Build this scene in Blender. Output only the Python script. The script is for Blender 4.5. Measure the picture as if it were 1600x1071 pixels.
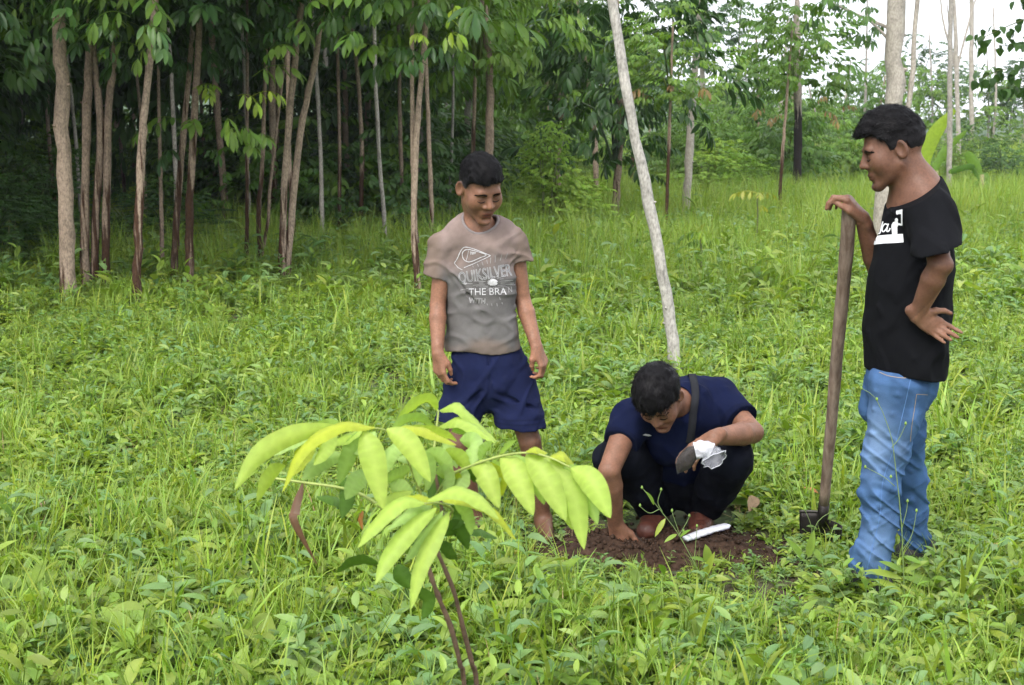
import bpy, bmesh, math, random
import numpy as np
from mathutils import Vector, Matrix
from mathutils.bvhtree import BVHTree

# ------------------------------------------------------------------ scene, camera, world, sun
sc = bpy.context.scene
COL = sc.collection
for o in list(bpy.data.objects):
    bpy.data.objects.remove(o)
random.seed(4)
RNG = np.random.default_rng(4)

FPX = 2000.0                                   # focal length in photograph pixels (1600 wide)
PITCH = math.atan(335.5 / FPX)
CAM = np.array([0.0, 0.0, 1.6])
FWD = np.array([0, math.cos(PITCH), -math.sin(PITCH)])
UPV = np.array([0, math.sin(PITCH), math.cos(PITCH)])


def W(x, y, Y):
    """point seen at photograph pixel (x, y), Y metres ahead"""
    d = FWD * FPX + np.array([x - 800.0, 0, 0]) - (y - 535.5) * UPV
    return CAM + d * (Y / d[1])


def G(x, y):
    """point of the ground (z = 0) seen at photograph pixel (x, y)"""
    d = FWD * FPX + np.array([x - 800.0, 0, 0]) - (y - 535.5) * UPV
    return CAM + d * (-CAM[2] / d[2])


def ppm(Y, z=0.8):
    return FPX / (Y * math.cos(PITCH) + (1.6 - z) * math.sin(PITCH))


cam_data = bpy.data.cameras.new('camera')
cam = bpy.data.objects.new('camera', cam_data)
COL.objects.link(cam)
cam.location = CAM
cam.rotation_euler = (math.pi / 2 - PITCH, 0, 0)
cam_data.sensor_width = 36
cam_data.lens = 36 * FPX / 1600
cam_data.clip_start = 0.05
cam_data.clip_end = 3000
cam_data.dof.use_dof = True
cam_data.dof.focus_distance = 4.75
cam_data.dof.aperture_fstop = 9.5
sc.camera = cam

SUN_EL, SUN_AZ = math.radians(50), math.radians(205)      # azimuth clockwise from +Y
world = bpy.data.worlds.new('World')
sc.world = world
world.use_nodes = True
wn = world.node_tree
bg = wn.nodes['Background']
sky = wn.nodes.new('ShaderNodeTexSky')
sky.sky_type = 'NISHITA'
sky.sun_disc = False
sky.sun_elevation = SUN_EL
sky.sun_rotation = SUN_AZ
sky.air_density = 1.0
sky.dust_density = 4.0
# overcast: an even cloud layer over the clear-sky model
tcn = wn.nodes.new('ShaderNodeTexCoord')
cln = wn.nodes.new('ShaderNodeTexNoise')
cln.inputs['Scale'].default_value = 3.0
cln.inputs['Detail'].default_value = 5.0
crp = wn.nodes.new('ShaderNodeValToRGB')
crp.color_ramp.elements[0].position = 0.3
crp.color_ramp.elements[0].color = (7.6, 8.0, 8.7, 1)
crp.color_ramp.elements[1].position = 0.75
crp.color_ramp.elements[1].color = (9.6, 9.8, 10.2, 1)
mixs = wn.nodes.new('ShaderNodeMixRGB')
mixs.inputs[0].default_value = 0.88
wn.links.new(tcn.outputs['Generated'], cln.inputs['Vector'])
wn.links.new(cln.outputs['Fac'], crp.inputs[0])
wn.links.new(sky.outputs[0], mixs.inputs[1])
wn.links.new(crp.outputs[0], mixs.inputs[2])
wn.links.new(mixs.outputs[0], bg.inputs['Color'])
bg.inputs['Strength'].default_value = 0.1

sun_d = bpy.data.lights.new('sun', 'SUN')
sun_d.energy = 1.5
sun_d.angle = math.radians(25)
sun_d.color = (1.0, 0.96, 0.9)
sun = bpy.data.objects.new('sun', sun_d)
COL.objects.link(sun)
sdir = Vector((math.sin(SUN_AZ) * math.cos(SUN_EL), math.cos(SUN_AZ) * math.cos(SUN_EL), math.sin(SUN_EL)))
sun.rotation_euler = sdir.to_track_quat('Z', 'Y').to_euler()
sun.location = sdir * 30

sc.view_settings.view_transform = 'Standard'
sc.view_settings.look = 'None'
sc.view_settings.gamma = 1
sc.view_settings.exposure = 1.4
sc.view_settings.use_curve_mapping = False
sc.render.engine = 'CYCLES'
sc.cycles.use_denoising = True
sc.cycles.max_bounces = 5
sc.cycles.diffuse_bounces = 3
sc.cycles.glossy_bounces = 2
sc.cycles.transmission_bounces = 4
sc.cycles.transparent_max_bounces = 8
sc.cycles.volume_bounces = 0
sc.cycles.use_adaptive_sampling = True
sc.cycles.adaptive_threshold = 0.02
sc.cycles.caustics_reflective = False
sc.cycles.caustics_refractive = False


# ------------------------------------------------------------------ helpers: objects
def norm(v):
    v = np.asarray(v, float)
    return v / (np.linalg.norm(v) + 1e-12)


def link(o, parent=None):
    COL.objects.link(o)
    if parent is not None:
        o.parent = parent
    return o


def tag(o, label=None, cat=None, group=None, kind=None):
    if label: o['label'] = label
    if cat: o['category'] = cat
    if group: o['group'] = group
    if kind: o['kind'] = kind
    return o


def empty(name, loc=(0, 0, 0), label=None, cat=None, group=None):
    o = bpy.data.objects.new(name, None)
    o.location = tuple(loc)
    o.empty_display_size = 0.1
    link(o)
    return tag(o, label, cat, group)


def mesh_data(name, V, Fs, mat=None, col=None, smooth=True, uv=None):
    """V (n,3); Fs a list of index arrays, each (m,3) or (m,4); col (n,3) per vertex"""
    me = bpy.data.meshes.new(name)
    V = np.asarray(V, np.float32)
    if not isinstance(Fs, (list, tuple)):
        Fs = [Fs]
    Fs = [np.asarray(f, np.int32) for f in Fs if len(f)]
    me.vertices.add(len(V))
    me.vertices.foreach_set('co', V.ravel())
    loops = np.concatenate([f.ravel() for f in Fs])
    tot = np.concatenate([np.full(len(f), f.shape[1], np.int32) for f in Fs])
    st = np.concatenate([[0], np.cumsum(tot)[:-1]]).astype(np.int32)
    me.loops.add(len(loops))
    me.loops.foreach_set('vertex_index', loops)
    me.polygons.add(len(tot))
    me.polygons.foreach_set('loop_start', st)
    me.polygons.foreach_set('loop_total', tot)
    if smooth:
        me.polygons.foreach_set('use_smooth', np.ones(len(tot), bool))
    me.update(calc_edges=True)
    if col is not None:
        a = me.color_attributes.new('Col', 'FLOAT_COLOR', 'POINT')
        c = np.ones((len(V), 4), np.float32)
        c[:, :3] = col
        a.data.foreach_set('color', c.ravel())
    if mat is not None:
        me.materials.append(mat)
    me.validate()
    return me


def mobj(name, V, Fs, mat=None, parent=None, col=None, smooth=True):
    """mesh object; world-space vertices, made local to the parent's location"""
    V = np.asarray(V, float)
    if parent is not None:
        p = parent
        off = np.zeros(3)
        while p is not None:
            off += np.array(p.location)
            p = p.parent
        V = V - off
    o = bpy.data.objects.new(name, mesh_data(name, V, Fs, mat, col, smooth))
    return link(o, parent)


class MB:
    """collects pieces into one mesh"""
    def __init__(s):
        s.V, s.Q, s.T, s.C, s.n = [], [], [], [], 0

    def add(s, V, Q=None, T=None, c=None):
        V = np.asarray(V, float).reshape(-1, 3)
        s.V.append(V)
        if Q is not None and len(Q): s.Q.append(np.asarray(Q) + s.n)
        if T is not None and len(T): s.T.append(np.asarray(T) + s.n)
        cc = np.ones((len(V), 3))
        if c is not None: cc[:] = c
        s.C.append(cc)
        s.n += len(V)
        return s

    def faces(s):
        r = []
        if s.Q: r.append(np.concatenate(s.Q))
        if s.T: r.append(np.concatenate(s.T))
        return r

    def data(s, name, mat, smooth=True):
        return mesh_data(name, np.concatenate(s.V), s.faces(), mat, np.concatenate(s.C), smooth)

    def obj(s, name, mat, parent=None, smooth=True):
        return mobj(name, np.concatenate(s.V), s.faces(), mat, parent, np.concatenate(s.C), smooth)


def tube_geo(P, R, n=8, cap=True, jit=0.0, rng=None):
    P = np.asarray(P, float); R = np.broadcast_to(np.asarray(R, float), (len(P),))
    T = np.gradient(P, axis=0)
    T /= np.linalg.norm(T, axis=1)[:, None] + 1e-12
    u = np.cross(T[0], [0, 0, 1.0])
    if np.linalg.norm(u) < 1e-3: u = np.cross(T[0], [1.0, 0, 0])
    u = norm(u)
    V = []
    a = np.arange(n) * 2 * math.pi / n
    for i in range(len(P)):
        u = norm(u - T[i] * (u @ T[i]))
        w = np.cross(T[i], u)
        r = R[i] * np.ones(n)
        if jit and rng is not None: r = r * (1 + jit * rng.normal(size=n))
        V.append(P[i] + (np.cos(a) * r)[:, None] * u + (np.sin(a) * r)[:, None] * w)
    V = np.concatenate(V)
    Q = []
    for i in range(len(P) - 1):
        for k in range(n):
            Q.append((i * n + k, i * n + (k + 1) % n, (i + 1) * n + (k + 1) % n, (i + 1) * n + k))
    Tq = []
    if cap:
        V = np.concatenate([V, P[:1], P[-1:]])
        b, t = len(V) - 2, len(V) - 1
        m = (len(P) - 1) * n
        for k in range(n):
            Tq.append((b, (k + 1) % n, k)); Tq.append((t, m + k, m + (k + 1) % n))
    return V, np.array(Q), np.array(Tq) if Tq else None


def spline(pts, n):
    """Catmull-Rom through pts, n samples"""
    P = np.asarray(pts, float)
    if len(P) == 2:
        t = np.linspace(0, 1, n)[:, None]
        return P[0] * (1 - t) + P[1] * t
    E = np.concatenate([[2 * P[0] - P[1]], P, [2 * P[-1] - P[-2]]])
    ts = np.linspace(0, len(P) - 1 - 1e-9, n)
    out = []
    for t in ts:
        i = int(t); f = t - i
        a, b, c, d = E[i], E[i + 1], E[i + 2], E[i + 3]
        out.append(0.5 * (2 * b + (c - a) * f + (2 * a - 5 * b + 4 * c - d) * f * f + (3 * b - a - 3 * c + d) * f ** 3))
    return np.array(out)


# ------------------------------------------------------------------ helpers: materials
class NT:
    def __init__(s, name):
        s.m = bpy.data.materials.new(name)
        s.m.use_nodes = True
        s.t = s.m.node_tree
        s.b = s.t.nodes['Principled BSDF']
        s.out = s.t.nodes['Material Output']

    def n(s, typ, ins=None, **kw):
        nd = s.t.nodes.new(typ)
        for k, v in kw.items(): setattr(nd, k, v)
        for k, v in (ins or {}).items():
            if isinstance(v, bpy.types.NodeSocket): s.t.links.new(v, nd.inputs[k])
            else: nd.inputs[k].default_value = v
        return nd

    def lk(s, a, b): s.t.links.new(a, b)

    def ramp(s, fac, stops):
        nd = s.t.nodes.new('ShaderNodeValToRGB')
        cr = nd.color_ramp
        while len(cr.elements) < len(stops): cr.elements.new(0.5)
        for e, (p, c) in zip(cr.elements, stops):
            e.position = p
            e.color = (*c, 1) if len(c) == 3 else c
        s.lk(fac, nd.inputs[0])
        return nd.outputs[0]

    def mix(s, a, b, f, mode='MIX'):
        nd = s.t.nodes.new('ShaderNodeMixRGB')
        nd.blend_type = mode
        for i, v in ((0, f), (1, a), (2, b)):
            if isinstance(v, bpy.types.NodeSocket): s.lk(v, nd.inputs[i])
            else: nd.inputs[i].default_value = v if i == 0 else (*v, 1) if len(v) == 3 else v
        return nd.outputs[0]

    def noise(s, scale, detail=4, vec=None, rough=0.55, obj=True):
        nd = s.t.nodes.new('ShaderNodeTexNoise')
        nd.inputs['Scale'].default_value = scale
        nd.inputs['Detail'].default_value = detail
        nd.inputs['Roughness'].default_value = rough
        if vec is None:
            tc = s.t.nodes.new('ShaderNodeTexCoord')
            vec = tc.outputs['Object']
        s.lk(vec, nd.inputs['Vector'])
        return nd.outputs['Fac']

    def pos(s):
        return s.t.nodes.new('ShaderNodeNewGeometry').outputs['Position']

    def stretch(s, sx, sy, sz, vec=None):
        mp = s.t.nodes.new('ShaderNodeMapping')
        if vec is None: vec = s.t.nodes.new('ShaderNodeTexCoord').outputs['Object']
        s.lk(vec, mp.inputs['Vector'])
        mp.inputs['Scale'].default_value = (sx, sy, sz)
        return mp.outputs[0]

    def attr(s, name='Col'):
        nd = s.t.nodes.new('ShaderNodeAttribute')
        nd.attribute_name = name
        return nd.outputs['Color']

    def bump(s, h, strength=0.3, dist=0.01):
        nd = s.t.nodes.new('ShaderNodeBump')
        nd.inputs['Strength'].default_value = strength
        nd.inputs['Distance'].default_value = dist
        s.lk(h, nd.inputs['Height'])
        s.lk(nd.outputs[0], s.b.inputs['Normal'])
        return nd.outputs[0]

    def base(s, c):
        if isinstance(c, bpy.types.NodeSocket): s.lk(c, s.b.inputs['Base Color'])
        else: s.b.inputs['Base Color'].default_value = (*c, 1)

    def set(s, **kw):
        for k, v in kw.items(): s.b.inputs[k.replace('_', ' ')].default_value = v
        return s


def skin_mat():
    t = NT('skin')
    c = t.attr()
    n1 = t.noise(28, 4)
    c = t.mix(c, t.ramp(n1, [(0.3, (0.80, 0.78, 0.76)), (0.7, (1.14, 1.12, 1.10))]), 1.0, 'MULTIPLY')
    n3 = t.noise(140, 3)
    c = t.mix(c, t.ramp(n3, [(0.35, (0.86, 0.85, 0.85)), (0.65, (1.08, 1.08, 1.08))]), 1.0, 'MULTIPLY')
    t.base(c)
    t.set(Roughness=0.52)
    t.b.inputs['Specular IOR Level'].default_value = 0.3
    t.b.inputs['Subsurface Weight'].default_value = 0.12
    t.b.inputs['Subsurface Radius'].default_value = (0.012, 0.004, 0.002)
    t.b.inputs['Subsurface Scale'].default_value = 0.6
    t.bump(t.noise(260, 3), 0.15, 0.002)
    return t.m


def cloth_mat(name, rough=0.9, weave=900, bumps=0.25, mott=0.18):
    t = NT(name)
    c = t.attr()
    n1 = t.noise(14, 5)
    c = t.mix(c, t.ramp(n1, [(0.3, (1 - mott,) * 3), (0.7, (1 + mott,) * 3)]), 1.0, 'MULTIPLY')
    n2 = t.noise(weave, 2)
    c = t.mix(c, t.ramp(n2, [(0.35, (0.85,) * 3), (0.65, (1.1,) * 3)]), 0.8, 'MULTIPLY')
    t.base(c)
    t.set(Roughness=rough)
    t.b.inputs['Specular IOR Level'].default_value = 0.08
    t.b.inputs['Sheen Weight'].default_value = 0.0
    t.bump(n2, bumps, 0.003)
    return t.m


def plain_mat(name, c, rough=0.6, spec=0.4, metal=0.0, bump=None, var=0.12, vs=30):
    t = NT(name)
    n1 = t.noise(vs, 4)
    t.base(t.mix(c, t.ramp(n1, [(0.3, (1 - var,) * 3), (0.7, (1 + var,) * 3)]), 1.0, 'MULTIPLY'))
    t.set(Roughness=rough, Metallic=metal)
    t.b.inputs['Specular IOR Level'].default_value = spec
    if bump: t.bump(t.noise(bump[0], 4), bump[1], 0.004)
    return t.m


# ------------------------------------------------------------------ signed-distance modelling on a grid
def vnoise(X, Y, Z, seed=0):
    """smooth value noise in [-1, 1]"""
    xi, yi, zi = np.floor(X).astype(np.int64), np.floor(Y).astype(np.int64), np.floor(Z).astype(np.int64)
    fx, fy, fz = X - xi, Y - yi, Z - zi
    fx, fy, fz = (f * f * (3 - 2 * f) for f in (fx, fy, fz))

    def h(a, b, c):
        k = (a * 374761393 + b * 668265263 + c * 2147483647 + seed * 974711) & 0xffffffff
        k = ((k ^ (k >> 13)) * 1274126177) & 0xffffffff
        return ((k ^ (k >> 16)) & 0xffff) / 32767.5 - 1.0
    r = 0
    for dx in (0, 1):
        for dy in (0, 1):
            for dz in (0, 1):
                w = (fx if dx else 1 - fx) * (fy if dy else 1 - fy) * (fz if dz else 1 - fz)
                r = r + w * h(xi + dx, yi + dy, zi + dz)
    return r


def cone_sd(P, a, b, ra, rb):
    """rounded cone distance; P tuple of broadcastable arrays"""
    ba = np.asarray(b, float) - a
    L = math.sqrt(ba @ ba) + 1e-9
    d = ba / L
    px, py, pz = P[0] - a[0], P[1] - a[1], P[2] - a[2]
    t = px * d[0] + py * d[1] + pz * d[2]
    q = np.sqrt(np.maximum(px * px + py * py + pz * pz - t * t, 0))
    k = (ra - rb) / L
    k = max(-0.95, min(0.95, k))
    c = math.sqrt(1 - k * k)
    s = t + q * k / c                      # slanted projection
    s = np.clip(s, 0, L)
    r = ra + (rb - ra) * (s / L)
    return np.sqrt(q * q + (t - s) ** 2) - r


class SDF:
    def __init__(s, lo, hi, h):
        s.h = h
        s.lo = np.asarray(lo, float)
        s.n = np.ceil((np.asarray(hi, float) - s.lo) / h).astype(int) + 1
        s.D = np.full(s.n, 0.5, np.float32)
        s.ax = [s.lo[i] + h * np.arange(s.n[i]) for i in range(3)]

    def block(s, lo, hi):
        i0 = np.clip(np.floor((np.asarray(lo) - s.lo) / s.h).astype(int), 0, s.n)
        i1 = np.clip(np.ceil((np.asarray(hi) - s.lo) / s.h).astype(int) + 1, 0, s.n)
        sl = tuple(slice(a, b) for a, b in zip(i0, i1))
        P = (s.ax[0][sl[0]][:, None, None], s.ax[1][sl[1]][None, :, None], s.ax[2][sl[2]][None, None, :])
        return sl, P

    def comb(s, sl, d, k, op):
        A = s.D[sl]
        if A.size == 0: return
        d = d.astype(np.float32)
        if op == 'sub':
            d = -d
            if k > 0:
                hh = np.clip(0.5 - 0.5 * (A - d) / k, 0, 1)
                s.D[sl] = A + (d - A) * hh + k * hh * (1 - hh)
            else: s.D[sl] = np.maximum(A, d)
        else:
            if k > 0:
                hh = np.clip(0.5 + 0.5 * (A - d) / k, 0, 1)
                s.D[sl] = A + (d - A) * hh - k * hh * (1 - hh)
            else: s.D[sl] = np.minimum(A, d)

    def cone(s, a, b, ra, rb, k=0.02, op='add', flat=None, cut=None):
        """flat=(axis, f): squeezed along axis by f; cut=[(point, normal)]: keep the side against normal"""
        a, b = np.asarray(a, float), np.asarray(b, float)
        m = max(ra, rb) + k + 4 * s.h
        sl, P = s.block(np.minimum(a, b) - m, np.maximum(a, b) + m)
        if flat is None:
            d = cone_sd(P, a, b, ra, rb)
        else:
            w, f = norm(flat[0]), flat[1]
            t = (P[0] * w[0] + P[1] * w[1] + P[2] * w[2]) * (f - 1)
            Q = (P[0] + t * w[0], P[1] + t * w[1], P[2] + t * w[2])
            d = cone_sd(Q, a + (a @ w) * (f - 1) * w, b + (b @ w) * (f - 1) * w, ra, rb) / math.sqrt(f)
        if cut:
            for p, nn in cut:
                nn = norm(nn)
                d = np.maximum(d, (P[0] - p[0]) * nn[0] + (P[1] - p[1]) * nn[1] + (P[2] - p[2]) * nn[2])
        s.comb(sl, d, k, op)
        return s

    def ell(s, c, R, rad, k=0.01, op='add'):
        """ellipsoid: R 3x3 columns = axes"""
        c = np.asarray(c, float); rad = np.asarray(rad, float)
        m = rad.max() + k + 4 * s.h
        sl, P = s.block(c - m, c + m)
        p = [P[i] - c[i] for i in range(3)]
        q = [(p[0] * R[0, j] + p[1] * R[1, j] + p[2] * R[2, j]) / rad[j] for j in range(3)]
        k0 = np.sqrt(q[0] ** 2 + q[1] ** 2 + q[2] ** 2)
        k1 = np.sqrt((q[0] / rad[0]) ** 2 + (q[1] / rad[1]) ** 2 + (q[2] / rad[2]) ** 2) + 1e-9
        d = k0 * (k0 - 1) / k1
        d = np.where(k0 < 1e-6, -rad.min(), d)
        s.comb(sl, d, k, op)
        return s

    def chain(s, pts, rad, k=0.02, flat=None, op='add'):
        for i in range(len(pts) - 1):
            f = flat[i] if isinstance(flat, list) else flat
            s.cone(pts[i], pts[i + 1], rad[i], rad[i + 1], k, op, f)
        return s

    def cut(s, p, nn):
        nn = norm(nn)
        d = ((s.ax[0] - p[0]) * nn[0])[:, None, None] + ((s.ax[1] - p[1]) * nn[1])[None, :, None] + ((s.ax[2] - p[2]) * nn[2])[None, None, :]
        s.D = np.maximum(s.D, d.astype(np.float32))
        return s

    def displace(s, fn, band=0.03):
        I = np.argwhere(np.abs(s.D) < band)
        P = s.lo + I * s.h
        s.D[I[:, 0], I[:, 1], I[:, 2]] += fn(P).astype(np.float32)
        return s

    def mesh(s):
        """naive surface nets -> V, Q"""
        D = s.D
        ins = D < 0
        cnt = np.zeros(tuple(np.array(D.shape) - 1), np.int8)
        for dx in (0, 1):
            for dy in (0, 1):
                for dz in (0, 1):
                    cnt += ins[dx:D.shape[0] - 1 + dx, dy:D.shape[1] - 1 + dy, dz:D.shape[2] - 1 + dz]
        act = (cnt > 0) & (cnt < 8)
        I = np.argwhere(act)
        idx = np.full(cnt.shape, -1, np.int32)
        idx[act] = np.arange(len(I))
        acc = np.zeros((len(I), 3)); num = np.zeros(len(I))
        cor = [(x, y, z) for x in (0, 1) for y in (0, 1) for z in (0, 1)]
        val = {c: D[I[:, 0] + c[0], I[:, 1] + c[1], I[:, 2] + c[2]] for c in cor}
        for c in cor:
            for a in range(3):
                if c[a] == 0:
                    e = list(c); e[a] = 1; e = tuple(e)
                    v0, v1 = val[c], val[e]
                    m = (v0 < 0) != (v1 < 0)
                    t = np.where(m, v0 / np.where(m, v0 - v1, 1), 0)
                    p = np.tile(np.array(c, float), (len(I), 1))
                    p[:, a] += t
                    acc += p * m[:, None]; num += m
        V = s.lo + (I + acc / num[:, None]) * s.h
        Q = []
        for a in range(3):
            b, c = (a + 1) % 3, (a + 2) % 3
            sl0 = [slice(None)] * 3; sl1 = [slice(None)] * 3
            sl0[a] = slice(0, -1); sl1[a] = slice(1, None)
            x0, x1 = ins[tuple(sl0)], ins[tuple(sl1)]
            E = np.argwhere(x0 != x1)
            E = E[(E[:, b] > 0) & (E[:, c] > 0) & (E[:, b] < D.shape[b] - 1) & (E[:, c] < D.shape[c] - 1)]
            q = []
            for ob, oc in ((1, 1), (0, 1), (0, 0), (1, 0)):
                J = E.copy(); J[:, b] -= ob; J[:, c] -= oc
                q.append(idx[J[:, 0], J[:, 1], J[:, 2]])
            q = np.stack(q, 1)
            fl = ~x0[E[:, 0], E[:, 1], E[:, 2]]
            q[fl] = q[fl][:, ::-1]
            Q.append(q)
        Q = np.concatenate(Q)
        Q = Q[(Q >= 0).all(1)]
        # light smoothing
        for _ in range(1):
            sm = np.zeros_like(V); w = np.zeros(len(V))
            for i in range(4):
                for jn in (1, 3):
                    np.add.at(sm, Q[:, i], V[Q[:, (i + jn) % 4]]); np.add.at(w, Q[:, i], 1)
            V = V * 0.5 + 0.5 * sm / np.maximum(w, 1)[:, None]
        return V, Q


def body_rot(yaw, pitch=0.0, roll=0.0):
    """columns: person's right, forward, up. yaw 0 faces the camera, >0 turns toward +X; pitch >0 nods down"""
    f = np.array([math.sin(yaw) * math.cos(pitch), -math.cos(yaw) * math.cos(pitch), -math.sin(pitch)])
    u = np.array([math.sin(yaw) * math.sin(pitch), -math.cos(yaw) * math.sin(pitch), math.cos(pitch)])
    x = np.cross(f, u)
    c, s_ = math.cos(roll), math.sin(roll)
    return np.stack([x * c + u * s_, f, u * c - x * s_], 1)
# ================================================================== PEOPLE
SKIN = skin_mat()
CLOTH = cloth_mat('cotton')
DENIM = cloth_mat('denim', 0.85, 700, 0.35, 0.14)
HAIRM = (lambda t: (t.base(t.mix((0.004, 0.004, 0.0045), (0.010, 0.009, 0.010), t.noise(60, 4))), t.base(t.mix(t.b.inputs['Base Color'].links[0].from_socket, t.attr(), 1.0, 'MULTIPLY')), t.set(Roughness=0.5), setattr(t.b.inputs['Specular IOR Level'], 'default_value', .07), t.m)[-1])(NT('hair'))
CREASEM = plain_mat('lip_crease_shade', (.030, .012, .010), .7, .2)  # dark colour painting the shade in the crease between the lips
PRINTM = plain_mat('print_ink', (0.78, 0.78, 0.80), 0.8, 0.2, var=0.08)
WORNM = plain_mat('worn_print_ink', (.52, .51, .52), .85, .2, var=.3, vs=90)
FADEDM = plain_mat('faded_print_ink', (.34, .33, .33), 0.85, 0.2, var=0.15, vs=60)
GREYINK = plain_mat('grey_print_ink', (0.16, 0.16, 0.17), 0.85, 0.2, var=0.15, vs=60)


def locf(c, R, s):
    return lambda *p: np.asarray(c) + R @ (np.array(p, float) * s)


def add_head(S, c, R, s, neck, nr=0.052, jaw=1.0):
    L = locf(c, R, s)
    k = 0.02 * s
    S.ell(L(0, -.015, .045), R, np.array([.074, .096, .084]) * s, k)
    S.ell(L(0, .025, -.015), R, np.array([.062, .066, .085]) * s, .03 * s)
    for sg in (-1, 1):
        S.cone(L(sg * .050 * jaw, .002, -.045), L(sg * .012, .074, -.094), .021 * s, .018 * s, .025 * s)
        S.ell(L(sg * .040, .062, -.022), R, np.array([.026, .022, .030]) * s, .035 * s)      # cheek
    S.ell(L(0, .078, -.096), R, np.array([.018, .015, .014]) * s, .018 * s)                 # chin
    S.cone(L(-.036, .080, .027), L(.036, .080, .027), .0125 * s, .0125 * s, .012 * s)         # brow
    for sg in (-1, 1):
        S.ell(L(sg * .031, .1005, .007), R, np.array([.020, .020, .0125]) * s, .008 * s, 'sub')   # socket
        S.ell(L(sg * .031, .0765, .003), R, np.array([.0165, .0135, .0115]) * s, .003 * s)        # closed lid
    S.cone(L(0, .085, .022), L(0, .107, -.020), .0085 * s, .0125 * s, .009 * s)              # nose
    for sg in (-1, 1):
        S.ell(L(sg * .014, .095, -.027), R, np.array([.0105, .011, .0090]) * s, .006 * s)
        S.ell(L(sg * .007, .102, -.0375), R, np.array([.004, .005, .004]) * s, .003 * s, 'sub')
    S.ell(L(0, .086, -.060), R, np.array([.028, .010, .020]) * s, .014 * s)                 # muzzle
    S.ell(L(0, .0925, -.0560), R, np.array([.023, .0085, .0060]) * s, .004 * s)             # lips
    S.ell(L(0, .0905, -.0690), R, np.array([.020, .0088, .0070]) * s, .004 * s)
    S.ell(L(0, .1035, -.0628), R, np.array([.023, .007, .0018]) * s, .003 * s, 'sub')
    S.ell(L(0, .0965, -.083), R, np.array([.02, .010, .006]) * s, .010 * s, 'sub')           # under the lip
    for sg in (-1, 1):                                                                       # ears
        a = 0.45 * sg
        Re = R @ np.array([[math.cos(a), -math.sin(a), 0], [math.sin(a), math.cos(a), 0], [0, 0, 1]])
        S.ell(L(sg * .079, -.012, .000), Re, np.array([.0085, .021, .033]) * s, .006 * s)
        S.ell(L(sg * .079, -.009, .003) + Re[:, 0] * sg * .0095 * s, Re, np.array([.0115, .0145, .0245]) * s, .002 * s, 'sub')
    S.chain([L(0, -.028, -.01), L(0, -.028, -.07), neck], [.052 * s, nr, nr * 1.08], .03 * s)


def add_hand(S, w, y, z, side, s=1.0, curl=(.25, .45, .35), spread=.10, thumb=None, bent=None, k=0.0045):
    """w wrist, y toward the fingers, z out of the back of the hand; side +1 left, -1 right hand"""
    y = norm(y); z = norm(np.asarray(z, float) - y * (np.asarray(z, float) @ y)); x = np.cross(y, z) * side
    L = lambda a, b, c: w + (x * a + y * b + z * c) * s
    kn = [(.029, .090), (.010, .095), (-.010, .090), (-.028, .081)]
    ln = [(.043, .026, .021), (.047, .030, .022), (.043, .028, .021), (.033, .021, .019)]
    for i, (kx, ky) in enumerate(kn):
        S.cone(L(kx * .6, .004, 0), L(kx, ky - .004, 0), .0155 * s, .0118 * s, .012 * s)
    S.ell(L(.0, .048, -.003), np.stack([x, y, z], 1), np.array([.037, .045, .013]) * s, .010 * s)
    S.cone(L(0, -.03, 0), L(0, .02, 0), .023 * s, .021 * s, .015 * s, flat=(z, 1.25))
    for i, (kx, ky) in enumerate(kn):
        p = L(kx, ky, 0); a = 0.0
        cu = curl if bent is None else bent[i]
        sp = spread * kx / .03
        r = (.0098, .0102, .0098, .0086)[i] * s
        for j in range(3):
            a += cu[j]
            d = (y * math.cos(sp) + x * math.sin(sp)) * math.cos(a) - z * math.sin(a)
            q = p + d * ln[i][j] * s
            S.cone(p, q, r, r * .88, k if j else .007)
            p = q; r *= .88
    th = thumb or [(.022, .022, -.006), (.046, .052, -.016), (.058, .080, -.020), (.062, .106, -.022)]
    T = [L(*t) for t in th]
    S.cone(T[0], T[1], .0165 * s, .0135 * s, .012 * s)
    S.cone(T[1], T[2], .0125 * s, .0108 * s, .006)
    S.cone(T[2], T[3], .0105 * s, .0085 * s, .004)
    return S


def add_arm(S, sh, el, wr, s=1.0, r=(.050, .039, .041, .027)):
    d = norm(np.asarray(wr) - el)
    S.cone(sh, el, r[0] * s, r[1] * .95 * s, .02)
    m = el + (np.asarray(wr) - el) * .28
    S.cone(el, m, r[1] * .95 * s, r[2] * s, .006)
    S.cone(m, wr, r[2] * s, r[3] * s, .004)


def add_leg(S, hip, kn, an, toe, s=1.0, r=(.085, .055, .056, .036)):
    hip, kn, an, toe = (np.asarray(q, float) for q in (hip, kn, an, toe))
    S.cone(hip, kn, r[0] * s, r[1] * s, .03)
    m = kn + (an - kn) * .3
    S.cone(kn, m, r[1] * .95 * s, r[2] * s, .008)
    S.cone(m, an, r[2] * s, r[3] * s, .006)
    f = norm(toe - an)
    heel = an + np.array([0, 0, -.035 * s]) - norm([f[0], f[1], 0]) * .03 * s
    S.cone(heel, toe, .032 * s, .022 * s, .03)
    S.cone(an, (heel + toe) / 2, .034 * s, .028 * s, .03)


def bbox(pts, m):
    P = np.array(pts)
    return P.min(0) - m, P.max(0) + m


def mk_bvh(V, Q):
    return BVHTree.FromPolygons([Vector(v) for v in V], [tuple(int(i) for i in q) for q in Q])


def vnormals(V, Q):
    a = V[Q[:, 2]] - V[Q[:, 0]]; b = V[Q[:, 3]] - V[Q[:, 1]]
    n = np.cross(a, b)
    N = np.zeros_like(V)
    for i in range(4): np.add.at(N, Q[:, i], n)
    return N / (np.linalg.norm(N, axis=1)[:, None] + 1e-12)


def hairline(y, x, P):
    ys = np.array([p[0] for p in P]); zs = np.array([p[1] for p in P])
    return np.interp(y, ys, zs)


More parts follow.
